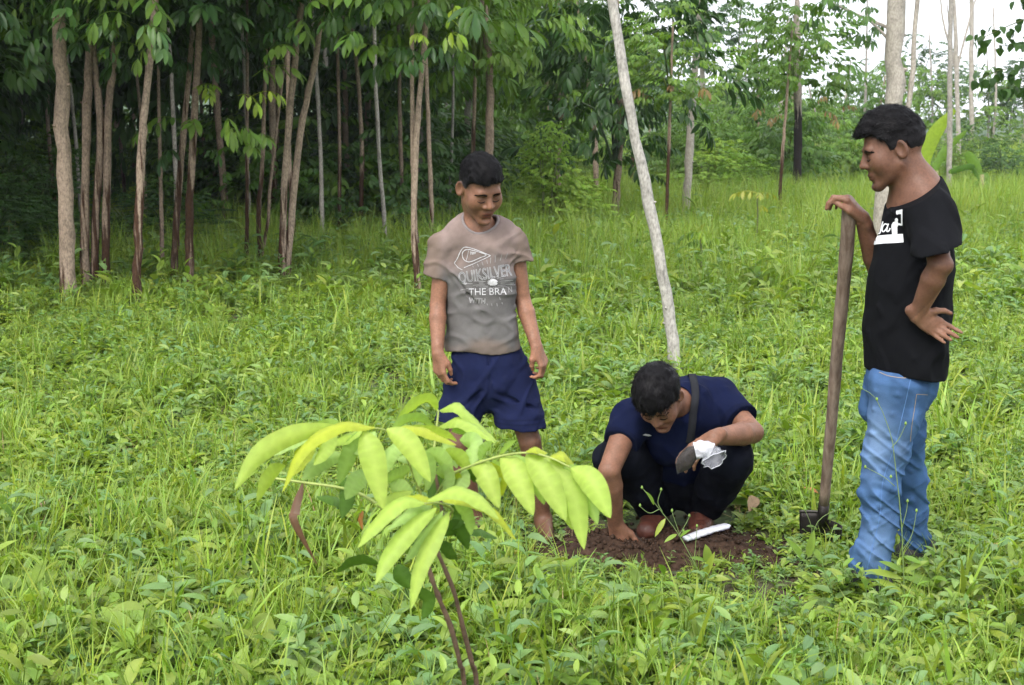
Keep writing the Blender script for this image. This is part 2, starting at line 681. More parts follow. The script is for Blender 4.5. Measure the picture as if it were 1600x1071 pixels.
def make_hair(parent, c, R, s, line, thick_top, thick_side, comb, nst, ln, seed, top_c=(0, .0, .055), messy=.35, fringe=None, side_tone=1.0, lift=.2, tuft=.004):
    lo, hi = bbox([c], .17 * s)
    S = SDF(lo, hi, 0.0032)
    L = locf(c, R, s)
    S.ell(L(0, -.015, .045), R, (np.array([.074, .096, .084]) + thick_side) * s, .005)
    S.ell(L(*top_c), R, (np.array([.066, .088, .082]) + thick_top) * s, .02)
    if fringe: S.ell(L(*fringe[0]), R, np.array(fringe[1]) * s, .02)
    I = np.argwhere(S.D < .03)
    P = (S.lo + I * S.h - c) @ R / s
    jag = .007 * vnoise(P[:, 0] * 150, P[:, 1] * 150, P[:, 2] * 150, seed)
    cutd = (hairline(P[:, 1], P[:, 0], line) + jag - P[:, 2]) * s * .8
    # keep the skull inside hollow-free; carve the face side
    v = np.maximum(S.D[I[:, 0], I[:, 1], I[:, 2]], cutd)
    v += .0014 * vnoise(P[:, 0] * 150, P[:, 1] * 40, P[:, 2] * 90, seed + 1) + (tuft * vnoise(P[:, 0] * 75, P[:, 1] * 45, P[:, 2] * 60, seed + 2)) * np.clip((P[:, 2] - .03) / .03, 0, 1)
    S.D[I[:, 0], I[:, 1], I[:, 2]] = v
    V, Q = S.mesh()
    N = vnormals(V, Q)
    mb = MB()
    Pl = (V - c) @ R / s
    sidew = np.clip((.055 - Pl[:, 2]) / .03, 0, 1)[:, None]
    mb.add(V, Q, c=1 + (side_tone - 1) * sidew)
    rng = np.random.default_rng(seed)
    Pl = (V - c) @ R / s
    ok = np.where((Pl[:, 2] > -.06) & ((N @ R)[:, 2] > -.75))[0]
    for _ in range(nst):
        i = ok[rng.integers(len(ok))]
        n = N[i]
        cd = R @ np.array(comb(Pl[i]))
        tv = cd + rng.normal(size=3) * messy
        d = norm(norm(tv - n * (tv @ n)) + n * lift)
        l = ln * s * rng.uniform(.6, 1.25) * (1.0 if Pl[i][2] > .05 else .55)
        b = V[i] - n * .004
        sd = norm(np.cross(d, n) + rng.normal(size=3) * .2) * .0008
        m = b + d * l * .55 + n * .003
        t = b + d * l - n * .002
        mb.add([b - sd, b + sd, m + sd * .8, m - sd * .8, t], Q=[(0, 1, 2, 3)], T=[(3, 2, 4)], c=rng.uniform(.4, 2.0) * (side_tone * .6 if Pl[i][2] < .04 and side_tone > 1 else 1))
    return mb.obj('hair', HAIRM, parent)


def face_lines(parent, bvh, c, R, s, brow_w=.0042, look=0.0):
    """eyebrows (short hairs) and lash lines laid on the face"""
    L = locf(c, R, s)
    f = R[:, 1]
    rng = np.random.default_rng(3)

    def on(a, b, up=.0005):
        h = bvh.ray_cast(Vector(L(a, .2, b)), Vector(-f), .3)
        return None if h[0] is None else np.array(h[0]) + f * up
    for sg in (-1, 1):
        mb = MB()
        path = spline([(.011, .020, 0), (.024, .0255, 0), (.038, .0245, 0), (.051, .016, 0)], 40)
        for k in range(240):
            i = rng.integers(0, 39)
            a, b = path[i][:2]
            t = i / 39
            b += rng.normal() * brow_w * .58 * (1 - .5 * t)
            l = .0055
            p, q = on(sg * a, b), on(sg * (a + l), b + .0022 - .004 * t, .0012)
            if p is None or q is None: continue
            sd = R[:, 2] * .00055 * s
            mb.add([p - sd, p + sd, q + sd * .5, q - sd * .5], Q=[(0, 1, 2, 3)])
        if mb.n: mb.obj('eyebrow', HAIRM, parent)
        P = [on(sg * a, b, .0001) for a, b in spline([(.015, -.0035, 0), (.024, -.0075, 0), (.034, -.0080, 0), (.046, -.0035, 0)], 12)[:, :2]]
        P = [p for p in P if p is not None]
        if len(P) > 4:
            V, Qd, T = tube_geo(P, 0.0025 * s * np.sin(np.linspace(.5, math.pi - .4, len(P))), 5)
            mb = MB(); mb.add(V, Qd, T); mb.obj('eyelash', HAIRM, parent)
    P = [on(a, b, -.0004) for a, b in spline([(-.0215, -.0625, 0), (-.010, -.0618, 0), (0, -.0628, 0), (.010, -.0618, 0), (.0215, -.0625, 0)], 14)[:, :2]]
    P = [p for p in P if p is not None]
    if len(P) > 6:
        V, Qd, T = tube_geo(P, .0018 * s * np.sin(np.linspace(.4, math.pi - .4, len(P))), 5)
        mb = MB(); mb.add(V, Qd, T); mb.obj('mouth_line', CREASEM, parent)


def skin_cols(V, base, c, R, s, hands=(), palm=(1.35, 1.3, 1.3)):
    C = np.tile(np.array(base), (len(V), 1))
    P = (V - c) @ R / s
    def g(center, rad):
        q = (P - np.array(center)) / np.array(rad)
        return np.exp(-(q ** 2).sum(1))[:, None]
    w = g((0, .1, -.0570), (.022, .02, .0065)) + g((0, .1, -.0695), (.020, .02, .0072))
    C = C * (1 - np.minimum(w, 1)) + np.minimum(w, 1) * np.array(base) * np.array([.72, .40, .46])
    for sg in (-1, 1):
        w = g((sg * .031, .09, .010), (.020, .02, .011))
        C = C * (1 - .42 * w)  # shade of the eye sockets painted into the skin colour
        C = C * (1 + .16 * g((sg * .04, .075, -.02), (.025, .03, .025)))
    C = C * (1 + .25 * g((0, .11, -.018), (.012, .02, .018)))  # highlights on cheeks and nose tip painted into the skin colour
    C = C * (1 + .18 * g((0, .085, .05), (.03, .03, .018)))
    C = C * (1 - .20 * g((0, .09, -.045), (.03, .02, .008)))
    for (w0, y, z) in hands:
        q = V - w0
        t = q @ norm(y); b = q @ norm(z)
        m = ((t > -.01) & (np.linalg.norm(q, axis=1) < .24))
        pal = 1 / (1 + np.exp((b + .002) / .004))
        C[m] = C[m] * (1 + (np.array(palm) - 1) * pal[m][:, None] * .8)
    return C


def print_ribbon(mb, bvh, pts, w, closed=False, off=.0016, step=1.5):
    """a painted stroke given in photograph pixels, laid on the cloth it hits"""
    P = np.array(pts, float)
    if closed: P = np.concatenate([P, P[:1]])
    out = [P[0]]
    for a, b in zip(P[:-1], P[1:]):
        n = max(1, int(np.linalg.norm(b - a) / step))
        for i in range(1, n + 1): out.append(a + (b - a) * i / n)
    P = np.array(out)
    T = np.gradient(P, axis=0); T /= np.linalg.norm(T, axis=1)[:, None] + 1e-9
    N = np.stack([-T[:, 1], T[:, 0]], 1) * w / 2
    V = []
    for p, n in zip(P, N):
        for q in (p - n, p + n):
            V.append(lay(bvh, q, off))
    Q = [(2 * i, 2 * i + 1, 2 * i + 3, 2 * i + 2) for i in range(len(P) - 1) if all(V[j] is not None for j in (2 * i, 2 * i + 1, 2 * i + 2, 2 * i + 3))]
    V = [v if v is not None else np.zeros(3) for v in V]
    Q = [q for q in Q if np.ptp([V[j][1] for j in q]) < .05]
    if Q: mb.add(V, Q)


def lay(bvh, q, off):
    d = norm(FWD * FPX + np.array([q[0] - 800.0, 0, 0]) - (q[1] - 535.5) * UPV)
    h = bvh.ray_cast(Vector(CAM), Vector(d), 8)
    return None if h[0] is None else np.array(h[0]) + np.array(h[1]) * off * (1 if Vector(h[1]).dot(Vector(d)) < 0 else -1)


def print_fill(mb, bvh, poly, off=.0016, cell=1.6):
    """a filled shape in photograph pixels, laid on the cloth as a fine triangle grid"""
    bm = bmesh.new()
    vs = [bm.verts.new((p[0], p[1], 0)) for p in poly]
    bm.faces.new(vs)
    bmesh.ops.triangulate(bm, faces=bm.faces[:])
    print_bm(mb, bvh, bm, off, cell)


def print_bm(mb, bvh, bm, off=.0016, cell=2.0):
    for _ in range(5):
        es = [e for e in bm.edges if e.calc_length() > cell * 1.6]
        if not es: break
        bmesh.ops.subdivide_edges(bm, edges=es, cuts=1)
        bmesh.ops.triangulate(bm, faces=[f for f in bm.faces if len(f.verts) > 3])
    bm.verts.index_update()
    V = [lay(bvh, (v.co.x, v.co.y), off) for v in bm.verts]
    T = [tuple(v.index for v in f.verts) for f in bm.faces if len(f.verts) == 3]
    T = [t for t in T if all(V[i] is not None for i in t)]
    V = [v if v is not None else np.zeros(3) for v in V]
    if T: mb.add(V, T=T)
    bm.free()


def text_bm(txt, size, fill=True, shear=0.0):
    cu = bpy.data.curves.new('lettering', 'FONT')
    cu.body = txt
    cu.size = size
    cu.shear = shear
    cu.resolution_u = 3
    cu.fill_mode = 'FRONT' if fill else 'NONE'
    o = bpy.data.objects.new('lettering', cu)
    COL.objects.link(o)
    bpy.context.view_layer.update()
    me = o.to_mesh()
    bm = bmesh.new(); bm.from_mesh(me)
    o.to_mesh_clear()
    bpy.data.objects.remove(o); bpy.data.curves.remove(cu)
    return bm


def print_text(mb, bvh, txt, p0, p1, height, fill=True, w=.8, shear=0.0, hscale=(1, 1)):
    """text running from p0 to p1 (photograph pixels, baseline), cap height in pixels"""
    bm = text_bm(txt, height * 1.4, fill, shear)
    xs = [v.co.x for v in bm.verts]
    x0, x1 = min(xs), max(xs)
    p0, p1 = np.array(p0, float), np.array(p1, float)
    d = (p1 - p0) / (x1 - x0)
    u = np.array([p1[1] - p0[1], -(p1[0] - p0[0])]); u = u / np.linalg.norm(u)
    for v in bm.verts:
        t = (v.co.x - x0) / (x1 - x0)
        hs = hscale[0] + (hscale[1] - hscale[0]) * t
        q = p0 + d * (v.co.x - x0) + u * v.co.y * hs
        v.co = (q[0], q[1], 0)
    if fill:
        print_bm(mb, bvh, bm)
    else:
        for e in bm.edges:
            a, b = e.verts[0].co, e.verts[1].co
            print_ribbon(mb, bvh, [(a.x, a.y), (b.x, b.y)], w)
        bm.free()


def loop_tube(parent, name, mat, P, r, col, n=8):
    V, Qd, T = tube_geo(P, r, n, cap=True)
    mb = MB(); mb.add(V, Qd, T, c=col)
    return mb.obj(name, mat, parent)


# ------------------------------------------------------------------ the boy in the grey shirt
def build_boy():
    base = np.array([.205, .102, .064])
    g0 = G(790, 838)
    t = empty('person', (g0[0], g0[1], 0), 'standing boy in dirty grey T-shirt and navy shorts, looking down at the hole', 'person', 'three people planting')
    hc, s = W(749.8, 295, 4.84), .985
    R = body_rot(.46, .47, -.06)
    Yb = 4.92
    neck = W(748, 362, Yb)
    shR, shL = W(695, 384, Yb), W(802, 378, Yb + .02)
    elR, wrR = W(684, 476, 4.90), W(684, 552, 4.82)
    elL, wrL = W(817, 470, 4.94), W(838, 541, 4.86)
    pel = W(765, 570, Yb)
    hipR, hipL = W(737, 590, Yb), W(797, 590, Yb)
    knR, anR, toR = W(716, 692, 4.86), W(742, 815, 4.92), W(735, 842, 4.74)
    knL, anL, toL = W(828, 690, 4.88), W(849, 812, 4.95), W(858, 840, 4.78)
    S = SDF(*bbox([neck, hc + [0, 0, .12], elR, elL, wrR, wrL, anR, anL, toR, toL], .17), .0038)
    add_head(S, hc, R, s, neck, .044, .80)
    S.chain([W(748, 385, Yb), W(752, 470, Yb), pel], [.10, .085, .10], .05, flat=((0, 1, 0), 1.35))
    S.cone(shR, shL, .045, .045, .04)
    S.cone(neck, W(748, 392, Yb), .055, .075, .04)
    add_arm(S, shR, elR, wrR, .82)
    add_arm(S, shL, elL, wrL, .82)
    yR, zR = (.10, -.12, -1), (-.75, -.65, 0)
    yL, zL = (.38, -.1, -.9), (.85, -.45, .3)
    relaxed = ((.45, .6, .4), (.55, .7, .5), (.6, .75, .5), (.6, .7, .5))
    add_hand(S, wrR, yR, zR, -1, .86, bent=relaxed, thumb=[(.020, .02, -.008), (.036, .050, -.022), (.036, .078, -.032), (.030, .100, -.040)])
    add_hand(S, wrL, yL, zL, 1, .86, bent=((.6, .9, .5), (.65, .9, .6), (.7, .9, .6), (.7, .9, .6)), thumb=[(.020, .02, -.008), (.036, .048, -.026), (.033, .074, -.042), (.022, .092, -.052)])
    lr = (.066, .050, .052, .034)
    add_leg(S, hipR, knR, anR, toR, .88, lr)
    add_leg(S, hipL, knL, anL, toL, .88, lr)
    V, Q = S.mesh()
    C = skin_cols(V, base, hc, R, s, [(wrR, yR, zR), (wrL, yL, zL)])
    # darker legs
    lo = np.clip((.62 - V[:, 2]) / .1, 0, 1)[:, None]
    C = C * (1 - lo * .35)
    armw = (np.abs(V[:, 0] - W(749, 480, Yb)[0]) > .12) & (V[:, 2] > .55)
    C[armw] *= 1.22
    # shaved temples
    P = (V - hc) @ R / s
    m = np.clip((P[:, 2] - .012) / .02, 0, 1) * np.clip((.055 - P[:, 1]) / .02, 0, 1)
    C = C * (1 - .72 * m[:, None])
    mobj('body', V, Q, SKIN, t, C)
    bv = mk_bvh(V, Q)
    face_lines(t, bv, hc, R, s, .0036)
    make_hair(t, hc, R, s, [(-.12, -.045), (-.05, -.04), (-.034, .012), (-.012, .022), (.002, .002), (.02, .008), (.034, .040), (.05, .060), (.075, .064), (.1, .07)],
              .006, .0012, lambda p: (0, .75, .1) if p[2] > .06 else (0, -.1, -.8), 7000, .015, 3, (0, .006, .058), .35, side_tone=5.5, lift=.4)
    # shirt
    T = SDF(*bbox([neck, W(650, 440, Yb), W(835, 440, Yb), W(690, 560, Yb), W(820, 560, Yb)], .16), .0042)
    px = 1 / ppm(Yb, 1.2)
    fl = ((0.2, 1, 0), 1.55)
    st = [(747, 372, 43), (747, 395, 54), (750, 440, 52), (752, 485, 50), (755, 530, 55), (756, 570, 58)]
    T.chain([W(a, b, Yb) for a, b, _ in st], [r * px for *_, r in st], .04, flat=fl)
    T.cone(W(722, 366, Yb), W(776, 362, Yb), .055, .055, .04)
    T.cone(W(710, 374, Yb), W(693, 388, Yb), .054, .055, .03)
    T.cone(W(788, 370, Yb), W(800, 382, Yb), .052, .053, .03)
    # sleeves
    a, b = W(692, 384, Yb), W(680, 446, Yb - .005)
    d = norm(b - a)
    hemR = W(683, 434, Yb)
    T.cone(a, b, .055, .056, .02, cut=[(hemR, norm(d + np.array([-.1, 0, 0])))])
    a2, b2 = W(803, 378, Yb + .02), W(816, 424, Yb + .01)
    d2 = norm(b2 - a2)
    hemL = W(812, 410, Yb)
    T.cone(a2, b2, .052, .050, .02, cut=[(hemL, d2)])
    # folds
    fa = W(708, 440, Yb)
    for (p, q, r) in (((705, 418), (748, 470), .010), ((703, 425), (730, 465), .008), ((806, 400), (770, 440), .008), ((700, 500), (760, 520), .009),
                      ((805, 480), (745, 530), .009), ((700, 530), (770, 542), .007), ((745, 500), (800, 512), .006)):
        m = [lay_front(T, p), lay_front(T, q)]
        if m[0] is not None and m[1] is not None:
            T.cone(m[0] + [0, .004, 0], m[1] + [0, .004, 0], r, r * .5, .012)
    gro = [((698, 414), (725, 452)), ((725, 452), (757, 492)), ((807, 394), (790, 420)), ((690, 440), (700, 424))]
    for p, q in gro:
        m = [lay_front(T, p), lay_front(T, q)]
        if m[0] is not None and m[1] is not None:
            T.cone(m[0] + [0, -.003, 0], m[1] + [0, -.003, 0], .005, .004, .006, 'sub')
    T.displace(lambda P: .0050 * vnoise(P[:, 0] * 16 + P[:, 2] * 7, P[:, 1] * 10, P[:, 2] * 9 - P[:, 0] * 8, 5) - .0060 * ridge(P[:, 0] * 9 + P[:, 2] * 9, P[:, 1] * 7, P[:, 2] * 13 - P[:, 0] * 4, 6) + .0026 * vnoise(P[:, 0] * 34 - P[:, 2] * 24, P[:, 1] * 22, P[:, 2] * 34, 8))
    # sleeve openings, hem, neck
    T.cone(hemR + d * .03, hemR + d * .06, .049, .051, .004, 'sub')
    T.cone(hemL + d2 * .03, hemL + d2 * .06, .044, .045, .004, 'sub')
    hem = W(756, 547, Yb)
    I = np.argwhere(T.D < .03)
    P = T.lo + I * T.h
    hz = hem[2] + .006 * np.sin(P[:, 0] * 26) + .02 * (P[:, 0] - hem[0])
    T.D[I[:, 0], I[:, 1], I[:, 2]] = np.maximum(T.D[I[:, 0], I[:, 1], I[:, 2]], hz - P[:, 2])
    T.chain([W(756, 536, Yb), W(757, 580, Yb)], [.112, .118], .004, flat=fl, op='sub')
    nk0, nk1 = W(747, 366, Yb + .01), W(751, 340, Yb - .035)
    T.cone(nk0, nk1, .062, .072, .004, 'sub')
    V, Q = T.mesh()
    z = V[:, 2]
    zt, zb = W(750, 370, Yb)[2], W(750, 540, Yb)[2]
    u = np.clip((z - zb) / (zt - zb), 0, 1)
    n = vnoise(V[:, 0] * 9, V[:, 1] * 9, V[:, 2] * 9, 2) * .18 + vnoise(V[:, 0] * 22, V[:, 1] * 22, V[:, 2] * 22, 3) * .1
    grey, pink, tan = np.array([.125, .118, .115]), np.array([.215, .163, .145]), np.array([.165, .122, .097])
    wp = np.clip((u + n - .55) / .3, 0, 1)[:, None]
    sleeve = np.clip((np.abs(V[:, 0] - W(749, 430, Yb)[0]) - .135) / .03, 0, 1)[:, None]
    wt = np.clip((.12 - u + n) / .12, 0, 1)[:, None]
    C = grey * (1 - wp) + pink * wp
    C = C * (1 - sleeve * .8) + tan * sleeve * .8
    C = C * (1 - wt * .7) + tan * wt * .7
    shirt = mobj('t_shirt', V, Q, CLOTH, t, C)
    bs = mk_bvh(V, Q)
    # collar rib
    ax = norm(nk1 - nk0)
    e1 = norm(np.cross(ax, [0, 1, 0])); e2 = np.cross(ax, e1)
    P = []
    for i in range(41):
        an = i / 40 * 2 * math.pi
        rd = e1 * math.cos(an) + e2 * math.sin(an)
        best = None
        for h in np.linspace(.09, -.09, 46):
            q = nk0 + ax * h
            hh = bs.ray_cast(Vector(q), Vector(rd), .12)
            if hh[0] is not None and (np.array(hh[0]) - q) @ rd > .03:
                best = np.array(hh[0]); break
        if best is not None: P.append(best - rd * .002)
    if len(P) > 20:
        P = np.array(P)
        for _ in range(3): P = (np.roll(P, 1, 0) + P * 2 + np.roll(P, -1, 0)) / 4
        loop_tube(shirt, 'collar', CLOTH, np.concatenate([P, P[:2]]), .0062, (.22, .19, .185))
    # hems: slightly raised stitched band
    # print
    k = lambda pts: [(690 + x / 8.24, 370 + y / 8.24) for x, y in pts]
    mb = MB(); mf = MB(); mg = MB(); ml = MB(); ms = MB()
    print_ribbon(mb, bs, k(spline([(165, 340, 0), (205, 280, 0), (240, 200, 0), (280, 145, 0), (330, 135, 0), (420, 160, 0), (535, 205, 0), (630, 245, 0)], 24)[:, :2]), 1.1)
    print_ribbon(mb, bs, k([(630, 245), (520, 300), (410, 350), (290, 400)]), 1.0)
    print_ribbon(mb, bs, k([(165, 340), (215, 400), (270, 430)]), .8)
    print_ribbon(mb, bs, k(spline([(355, 165, 0), (300, 175, 0), (268, 220, 0), (285, 290, 0), (340, 325, 0), (400, 315, 0), (500, 270, 0), (575, 235, 0), (470, 195, 0), (355, 165, 0)], 36)[:, :2]), 1.1)
    print_ribbon(mb, bs, k([(350, 180), (320, 310)]), .7)
    for pts in ([(370, 190), (378, 235)], [(378, 235), (392, 195)], [(392, 195), (405, 232)], [(405, 232), (415, 200)], [(368, 195), (445, 205)], [(415, 200), (430, 225), (440, 205)]):
        print_ribbon(mb, bs, k(pts), .7)
    print_text(mg, bs, 'QUIKSILVER', *k([(232, 600), (905, 500)]), 17.5, True, hscale=(1.0, 1.1))
    print_text(mf, bs, 'QUIKSILVER', *k([(232, 600), (905, 500)]), 17.5, False, .75, hscale=(1.0, 1.1))
    print_text(ml, bs, 'THE BRA', *k([(350, 755), (835, 745)]), 11.0, True)
    print_text(mf, bs, 'N', *k([(862, 720), (905, 715)]), 9.0, True)
    print_text(mf, bs, 'WITH', *k([(350, 850), (560, 860)]), 8.0, False, .6)
    cx, cy = 655, 590
    rr = random.Random(5)
    pts = []
    for i in range(28):
        a_ = i / 28 * 2 * math.pi
        r_ = 62 * (1 if i % 2 else .72)
        pts.append((cx + 1.15 * r_ * math.cos(a_), cy + r_ * .72 * math.sin(a_)))
    print_fill(ms, bs, k(pts))
    for i in range(40):
        a_ = i / 40 * 2 * math.pi + rr.uniform(-.04, .04)
        r0, r1 = rr.uniform(70, 95), rr.uniform(120, 210)
        if -1.2 < math.sin(a_) < -.35 and i % 2: continue
        print_ribbon(mf, bs, k([(cx + 1.25 * r0 * math.cos(a_), cy + .75 * r0 * math.sin(a_)), (cx + 1.45 * r1 * math.cos(a_), cy + .62 * r1 * math.sin(a_))]), .5)
    for (p, q) in (((690, 240), (688, 330)), ((775, 225), (750, 310)), ((850, 210), (815, 290)), ((632, 270), (628, 345)), ((580, 300), (592, 350)), ((520, 325), (535, 370)), ((460, 350), (478, 385)), ((400, 375), (412, 395)),
                   ((250, 605), (400, 606)), ((245, 690), (345, 665)), ((810, 570), (920, 560)), ((830, 610), (925, 605)), ((645, 860), (648, 895)), ((710, 855), (715, 895)), ((775, 845), (780, 868)), ((545, 820), (535, 845)), ((585, 860), (590, 885)), ((745, 780), (755, 815))):
        print_ribbon(mf, bs, k([p, q]), .7)
    for m_, mt, nm, dy in ((mg, GREYINK, 'letter_fill', 0), (mf, FADEDM, 'faded_print', .0005), (mb, WORNM, 'logo_print', .0008), (ml, WORNM, 'lettering', .0008), (ms, WORNM, 'sun_print', .0008)):
        if m_.n:
            o = m_.obj(nm, mt, shirt)
            o.location.y -= dy
            if nm in ('letter_fill', 'faded_print', 'lettering'): o['kind'] = 'stuff'
    # shorts
    N = SDF(*bbox([W(670, 520, Yb), W(870, 690, Yb), W(700, 690, Yb)], .18), .0042)
    wst = W(758, 538, Yb)
    fl2 = ((0, 1, 0), 1.45)
    N.chain([wst, W(765, 575, Yb), W(767, 592, Yb)], [.118, .145, .140], .03, flat=fl2)
    hR, hL = W(713, 668, 4.885), W(815, 672, 4.90)
    N.cone(W(735, 592, Yb), hR, .092, .084, .012, cut=[(W(718, 659, 4.88), (-.10, 0, -1))], flat=((0, 1, 0), 1.12))
    N.cone(W(797, 592, Yb), hL, .094, .099, .012, cut=[(W(812, 665, 4.9), (-.06, 0, -1))], flat=((0, 1, 0), 1.12))
    for (p, q, r) in (((745, 610), (705, 640), .010), ((768, 600), (735, 650), .009), ((775, 605), (840, 630), .010), ((772, 620), (835, 650), .010), ((770, 640), (820, 664), .008), ((710, 560), (740, 590), .007), ((820, 560), (790, 590), .007)):
        m = [lay_front(N, p), lay_front(N, q)]
        if m[0] is not None and m[1] is not None:
            N.cone(m[0] + [0, .005, 0], m[1] + [0, .005, 0], r, r * .6, .012)
    for (p, q) in (((764, 560), (766, 610)), ((752, 612), (715, 645)), ((775, 614), (838, 640))):
        m = [lay_front(N, p), lay_front(N, q)]
        if m[0] is not None and m[1] is not None:
            N.cone(m[0] + [0, -.001, 0], m[1] + [0, -.001, 0], .005, .005, .008, 'sub')
    N.displace(lambda P: -.006 * ridge(P[:, 0] * 14 - P[:, 2] * 9, P[:, 1] * 8, P[:, 2] * 9 + P[:, 0] * 8, 17) + .005 * vnoise(P[:, 0] * 18 + P[:, 2] * 12, P[:, 1] * 14, P[:, 2] * 13, 15) + .002 * vnoise(P[:, 0] * 45, P[:, 1] * 45, P[:, 2] * 30, 16))
    N.cut(W(758, 541, Yb), (0, 0, 1))
    for h_, c_ in ((hR, W(738, 588, Yb)), (hL, W(795, 588, Yb))):
        dd = norm(h_ - c_)
        N.cone(h_ + dd * .03, h_ + dd * .08, .074, .078, .004, 'sub')
    V, Q = N.mesh()
    C = np.tile(np.array([.0098, .0135, .045]), (len(V), 1))
    hemz = np.minimum(np.abs(V[:, 2] - W(720, 648, Yb)[2]), np.abs(V[:, 2] - W(812, 655, Yb)[2]))
    C *= (1 - .35 * np.exp(-(hemz / .003) ** 2))[:, None]
    mobj('shorts', V, Q, CLOTH, t, C)
    return t


def ridge(X, Y, Z, seed):
    return np.clip(1 - 3.2 * np.abs(vnoise(X, Y, Z, seed)), 0, 1)


def lay_front(S, p):
    """first point of the field S along the sight line through photograph pixel p"""
    d = norm(FWD * FPX + np.array([p[0] - 800.0, 0, 0]) - (p[1] - 535.5) * UPV)
    for q in np.arange(3.2, 6.2, S.h * .8):
        x = CAM + d * q
        i = np.round((x - S.lo) / S.h).astype(int)
        if (i >= 0).all() and (i < S.n).all() and S.D[tuple(i)] < 0: return x
    return None
# ------------------------------------------------------------------ the standing man with the spade
def build_stand():
    base = np.array([.140, .068, .043])
    g0 = G(1390, 905)
    t = empty('person', (g0[0], g0[1], 0), 'standing young man in black T-shirt and blue jeans, one hand on the spade', 'person', 'three people planting')
    hc, s = W(1396, 236, 4.28), 1.0
    R = body_rot(-1.66, .30, -.03)
    Yb = 4.30
    neck = W(1436, 306, Yb)
    shL, elL, wrL = W(1456, 340, Yb - .165), W(1468, 414, 4.00), W(1433, 492, 4.08)
    shR, elR, wrR = W(1420, 348, Yb + .17), W(1372, 425, 4.50), W(1347, 340, 4.42)
    S = SDF(*bbox([neck, hc + [0, 0, .12], W(1300, 300, 4.42), elL, wrL, W(1495, 550, 4.05), G(1320, 915), G(1460, 870), W(1440, 880, 4.6)], .15), .0038)
    add_head(S, hc, R, s, neck, .047, .95)
    S.cone(W(1410, 262, 4.29), W(1432, 300, Yb), .044, .050, .03)
    S.chain([W(1432, 330, Yb), W(1425, 420, Yb), W(1415, 520, Yb), W(1412, 600, Yb)], [.15, .15, .135, .14], .05, flat=((1, 0, 0), 1.6))
    S.cone(shL, shR, .05, .05, .05)
    S.cone(neck, W(1436, 335, Yb), .052, .072, .04)
    add_arm(S, shL, elL, wrL, 1.0, (.049, .036, .039, .025))
    S.ell(elL + np.array([.016, -.004, -.002]), np.eye(3), (.024, .024, .024), .02)
    add_arm(S, shR, elR, wrR, 1.0, (.048, .036, .038, .025))
    yL, zL = (.84, .02, -.54), (.05, 1, 0)
    yR, zR = (-.62, .0, .78), (.7, -.35, .6)
    add_hand(S, wrL, yL, zL, 1, .84, bent=((.15, .25, .2), (.55, .5, .3), (.65, .5, .3), (.35, .35, .2)), spread=.07,
             thumb=[(.020, .02, -.006), (.050, .046, -.012), (.068, .074, -.010), (.074, .103, -.006)])
    add_hand(S, wrR, yR, zR, -1, .94, bent=((.75, 1.0, .4), (.9, .95, .4), (1.0, .9, .4), (1.05, .9, .4)), spread=.06,
             thumb=[(.022, .022, -.006), (.040, .056, -.014), (.040, .085, -.026), (.030, .108, -.040)])
    hipL, knL, anL, toL = W(1408, 612, Yb - .09), W(1378, 745, 4.2), W(1352, 890, 4.2), W(1334, 912, 4.19)
    hipR, knR, anR, toR = W(1412, 612, Yb + .09), W(1422, 740, 4.46), W(1436, 862, 4.52), W(1418, 882, 4.5)
    lr = (.072, .040, .030, .026)
    add_leg(S, hipL, knL, anL, toL, .95, lr)
    add_leg(S, hipR, knR, anR, toR, .95, lr)
    V, Q = S.mesh()
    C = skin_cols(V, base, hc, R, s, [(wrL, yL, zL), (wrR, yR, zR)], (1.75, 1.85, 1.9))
    P = (V - hc) @ R / s
    stub = np.exp(-(((P - np.array([0, .085, -.1])) / np.array([.03, .03, .022])) ** 2).sum(1))[:, None]      # small goatee
    C *= 1 - .6 * stub
    side = np.clip((P[:, 2] - .005) / .03, 0, 1) * np.clip((.04 - P[:, 1]) / .02, 0, 1)
    C *= (1 - .5 * side)[:, None]
    mobj('body', V, Q, SKIN, t, C)
    bv = mk_bvh(V, Q)
    face_lines(t, bv, hc, R, s, .0045)
    make_hair(t, hc, R, s, [(-.13, -.055), (-.09, -.068), (-.05, -.045), (-.034, .018), (-.008, .030), (.006, .004), (.022, .006), (.034, .046), (.06, .066), (.09, .076)],
              .012, .0040, lambda p: (0, .75, .25) if p[2] > .06 else (0, -.3, -.8), 8000, .020, 13, (0, .004, .060), .28,
              fringe=((0, .076, .084), (.048, .022, .016)), lift=.30, side_tone=2.2)
    # T-shirt
    T = SDF(*bbox([neck, W(1340, 590, Yb), W(1500, 590, Yb), elL + [0, .1, 0]], .24), .0042)
    px = 1 / ppm(Yb, 1.2)
    st = [(1435, 328, 36), (1432, 350, 43), (1427, 400, 51), (1420, 450, 57), (1416, 500, 59.5), (1414, 550, 58), (1412, 600, 56)]
    wide = [.13, .165, .182, .184, .184, .182, .182]
    for i in range(len(st) - 1):
        f = (wide[i] + wide[i + 1]) / ((st[i][2] + st[i + 1][2]) * px)
        T.cone(W(st[i][0], st[i][1], Yb), W(st[i + 1][0], st[i + 1][1], Yb), wide[i], wide[i + 1], .04, flat=((1, 0, 0), f))
    T.cone(W(1438, 322, Yb - .10), W(1436, 322, Yb + .10), .062, .062, .05)
    T.cone(W(1438, 308, Yb - .02), W(1438, 308, Yb + .02), .066, .066, .05)
    T.cone(shL + [0, .02, .005], shL + [0, -.002, -.01], .075, .075, .04)
    T.cone(shR, shR + [0, .01, -.01], .072, .072, .04)
    # sleeves: near one falls over the upper arm
    a, b = shL + [0, 0, .005], elL
    d = norm(b - a)
    hemL = W(1452, 386, 4.06)
    cn = norm(np.array([.22, .05, -1.0]))
    T.cone(a, b, .074, .080, .03, cut=[(hemL, cn)])
    a2, b2 = shR, shR + (elR - shR) * .75
